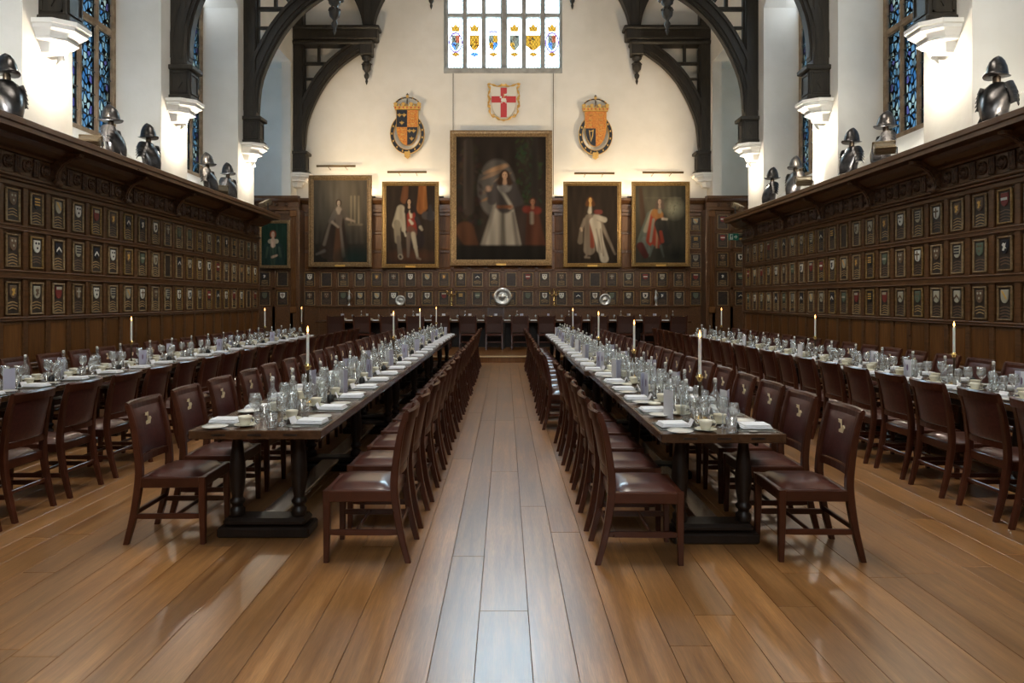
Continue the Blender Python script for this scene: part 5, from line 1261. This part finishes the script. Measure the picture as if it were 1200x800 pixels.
# ------------------------------------------------------------------ half armours and floodlights on the ledges
def armour_proto(v):
    P = []
    q = MB(); q.lathe([(.10, 0), (.10, .03), (.03, .04), (.02, .06), (.018, .62)], 10); P.append(('stand', q.mesh('stand', 'tableleg'), (0, 0, 0), []))
    q = MB(); secs = []
    for z, a, b, y in ((.02, .125, .10, .035), (.05, .14, .115, .045), (.12, .145, .125, .06), (.22, .165, .13, .06), (.32, .185, .125, .045), (.42, .20, .11, .02), (.50, .195, .095, 0), (.555, .14, .075, -.005), (.585, .075, .06, 0)):
        sec = []
        for k in range(20):
            an = 2*math.pi*k/20; c, s = math.cos(an), math.sin(an)
            keel = .045*max(0, s)**4 if z < .5 else 0
            sec.append((a*c, y+b*s+keel, z))
        secs.append(sec)
    q.loft(secs, sm=True); P.append(('breastplate', q.mesh('breastplate', 'steel'), (0, 0, 0), []))
    for s in (-1, 1):
        q = MB()
        for j in range(5):
            z = .545-.052*j; secs = []; o_ = .145+.022*j-.003*j*j
            for k in range(9):
                t_ = -1+k/4; w_ = .035*(1-t_*t_)
                secs.append([(s*(o_+w_), (.10-.008*j)*t_, z+.03-.03*t_*t_), (s*(o_+.028+w_), (.115-.008*j)*t_, z-.045-.03*t_*t_), (s*(o_+.018+w_), (.11-.008*j)*t_, z-.045-.03*t_*t_)])
            q.loft(secs)
        P.append(('pauldron', q.mesh('pauldron', 'steel'), (0, 0, 0), []))
    q = MB(); q.lathe([(.03, .56), (.045, .6), (.045, .66), (.03, .68)], 12); P.append(('neck_post', q.mesh('neck_post', 'bronze'), (0, 0, 0), []))
    q = MB(); secs = []
    for z, r, o in ((.655, .145, 0), (.665, .15, 0), (.675, .133, 0), (.72, .127, 0), (.79, .115, -.005), (.86, .088, -.01), (.91, .05, -.018), (.93, .02, -.026), (.94, .006, -.034)):
        el = 1.25 if z < .67 else 1.08
        secs.append([(r*.92*math.cos(2*math.pi*k/20), o+r*el*math.sin(2*math.pi*k/20), z+(.03*abs(math.sin(2*math.pi*k/20))**3 if z < .672 else 0)) for k in range(20)])
    q.loft(secs, sm=True)
    q.tube([(0, .125, .68), (0, .12, .76), (0, .09, .84), (0, .03, .905), (0, -.03, .928), (0, -.06, .9), (0, -.09, .84), (0, -.11, .76), (0, -.125, .68)], .008, 6)
    for k in range(10):
        an = 2*math.pi*k/10; q.lathe([(.01, 0), (0, .01)], 6, o=(.118*math.cos(an), .128*math.sin(an), .70))
    P.append(('helmet', q.mesh('helmet', 'steel'), (0, 0, 0), []))
    if v:
        q = MB(); q.loft([[(-.1, .16, .16), (.1, .16, .16), (.1, .17, .16), (-.1, .17, .16)], [(-.13, .19, .06), (.13, .19, .06), (.13, .2, .06), (-.13, .2, .06)]]); P.append(('tasset', q.mesh('tasset', 'steel'), (0, 0, 0), []))
    return P
ARMO = [armour_proto(0), armour_proto(1)]
for i, (p, hx) in enumerate(((8, -6.36), (130, -6.36), (174, -6.36), (243, -6.36), (267, -6.36))):
    yy = hx*800/(p-592)
    inst('half_armour', ARMO[i % 2], f'steel half armour with pointed helmet, {ORD[i]} from the camera on the left ledge', 'armour', (hx, yy, 3.83), R(-90 + (-25, 15, -10, 10, -15)[i]), 'half armours on the left ledge')
for i, (p, hx) in enumerate(((1168, 6.22), (1038, 6.22), (998, 6.22), (932, 6.22), (905, 6.22))):
    yy = hx*800/(p-592)
    inst('half_armour', ARMO[(i+1) % 2], f'steel half armour with pointed helmet, {ORD[i]} from the camera on the right ledge', 'armour', (hx, yy, 3.77), R(90 + (25, -15, 10, 20, -10)[i]), 'half armours on the right ledge')
q = MB(); q.box(-.15, .15, -.10, .09, -.07, .07, .02)
for k in range(5): q.box(-.15, .15, .085, .105, -.06+.026*k, -.05+.026*k)
q.box(-.165, .165, -.115, -.09, -.085, .085, .01)
HOUS = q.mesh('housing', 'lampbody')
q = MB(); q.box(-.13, .13, -.119, -.114, -.06, .06); LENS = q.mesh('lens', 'lens')
q = MB(); q.box(-.18, -.165, -.012, .012, -.19, .01); q.box(.165, .18, -.012, .012, -.19, .01); q.box(-.18, .18, -.02, .02, -.2, -.185); FBR = q.mesh('bracket', 'black')
q = MB(); q.lathe([(.07, -.02), (.07, 0), (.05, .02), (0, .02)], 10); 
def flood(x, y, z, target, power, label, color=(1, .80, .56), ang=110):
    t = thing('floodlight', label, 'lamp', (x, y, z))
    v = Vector(target)-Vector((x, y, z+.2)); az = math.atan2(v.y, v.x) + math.pi/2; el = math.atan2(v.z, math.hypot(v.x, v.y))
    t.rotation_euler = (0, 0, az)
    h = ob('housing', HOUS, t, (0, 0, .2), (-el, 0, 0)); ob('lens', LENS, h); ob('bracket', FBR, t, (0, 0, .2))
    bpy.context.view_layer.update()
    d_ = v.normalized()*.16
    light('SPOT', 'flood_beam', (x+d_.x, y+d_.y, z+.2+d_.z), target, power, color, None, spot_size=R(ang), spot_blend=.6, shadow_soft_size=.10)
WARM = (1, .84, .62)
FP = 260
zl, zr = 3.83, 3.77
# the floods stand on the ledges and wash the piers and the end wall
COOL = (.90, .95, 1.0)
FB = 85
flood(-6.30, 6.9, zl, (-7.2, 9.4, 5.6), FB, 'floodlight on the left ledge nearest the camera, outside the photograph', COOL, 110)
flood(-6.36, 10.45, zl, (-7.2, 13.2, 5.6), FB, 'black floodlight on the left ledge before the second half armour', COOL, 110)
flood(-6.30, 15.12, zl, (-7.2, 17.1, 5.6), FB*.6, 'black floodlight on the left ledge between two half armours', COOL, 110)
flood(-6.05, 17.2, zl, (-.8, 22, 7.6), FP*2.1, 'black floodlight at the far end of the left ledge', (1, .74, .45), 100)
flood(6.15, 6.9, zr, (7.0, 9.4, 5.6), FB, 'floodlight on the right ledge nearest the camera, outside the photograph', (1, .95, .84), 110)
flood(5.90, 10.62, zr, (6.9, 13.2, 5.6), FB, 'floodlight on the right ledge before the second half armour', (1, .95, .84), 110)
flood(5.95, 13.6, zr, (7.0, 17.0, 5.6), FB*.8, 'black floodlight on the right ledge before the fourth half armour', (1, .95, .84), 110)
flood(5.92, 17.35, zr, (.8, 22, 7.6), FP*2.1, 'black floodlight at the far end of the right ledge', (1, .74, .45), 100)
# small down-lamps under the corbels
q = MB(); q.lathe([(.0, .11), (.045, .10), (.05, 0), (.062, -.05), (.0, -.03)], 12); LHEAD = q.mesh('head', 'whiteporc')
q = MB(); q.tube([(0, 0, .1), (0, .0, .16), (0, .14, .2)], .012, 6); LARM = q.mesh('arm', 'whiteporc')
for i, pc in enumerate(PIERS[4:]):
    for sx, X, side in ((-1, LX, 'left'), (1, RX, 'right')):
        t = thing('corbel_lamp', f'small white downlight under the {side} corbel, {ORD[i]} from the camera' , 'lamp', (X-sx*.18, pc+.0, 5.12), R(90) if sx < 0 else R(-90), f'downlights under the {side} corbels')
        ob('head', LHEAD, t); ob('arm', LARM, t)
        light('POINT', 'corbel_lamp_glow', (X-sx*.30, pc, 4.96), (X, pc, 3.8), 34, (1, .88, .70), None, shadow_soft_size=.05)
# up-lights lying on the end-wall cornice behind the portraits
for i, (p0, p1) in enumerate(((375, 440), (455, 520), (650, 722), (735, 800))):
    x0, x1 = px(p0, 21.78), px(p1, 21.78)
    t = thing('uplight_batten', f'low black uplight batten, {ORD[i]} from the left on the end cornice', 'lamp', ((x0+x1)/2, 21.78, 4.87), 0, 'uplight battens on the end cornice')
    q = MB(); q.box(-(x1-x0)/2, (x1-x0)/2, -.05, .05, 0, .05, .008); ob('housing', q.mesh('housing', 'black'), t)
    light('AREA', 'batten_light', ((x0+x1)/2, 21.76, 4.94), ((x0+x1)/2, 21.9, 7.5), 17, (1, .80, .52), None, shape='RECTANGLE', size=x1-x0, size_y=.06)
# exit sign on the bay panelling
x, yy, z = px(859.5, 17.86), 17.86, 1.62+(351-277.5)*17.86/800
t = thing('exit_sign', 'small green running-man exit sign hanging at the far end of the right panelling', 'sign', (x, yy, z))
q = MB(); q.box(-.13, .13, -.02, .02, -.085, .085, .004); ob('panel', q.mesh('panel', 'signgreen'), t)
q = MB(); q.box(-.1, -.02, -.024, -.02, -.07, .07); ob('door_symbol', q.mesh('door_symbol', 'white'), t)
q = MB(); q.prism([(.01, .02), (.05, .02), (.05, .06), (.1, 0), (.05, -.06), (.05, -.02), (.01, -.02)], -.02, -.024); ob('arrow', q.mesh('arrow', 'white'), t)
q = MB(); q.prism([(-.05, .05), (-.035, .065), (-.03, .03), (-.06, -.06), (-.07, -.05), (-.055, 0), (-.09, .01)], -.0235, -.026); ob('figure', q.mesh('figure', 'signgreen'), t)
q = MB(); q.box(.11, .34, -.012, .012, -.03, .03); q.box(.24, .34, -.14, .012, -.03, .03); ob('hanger', q.mesh('hanger', 'black'), t)
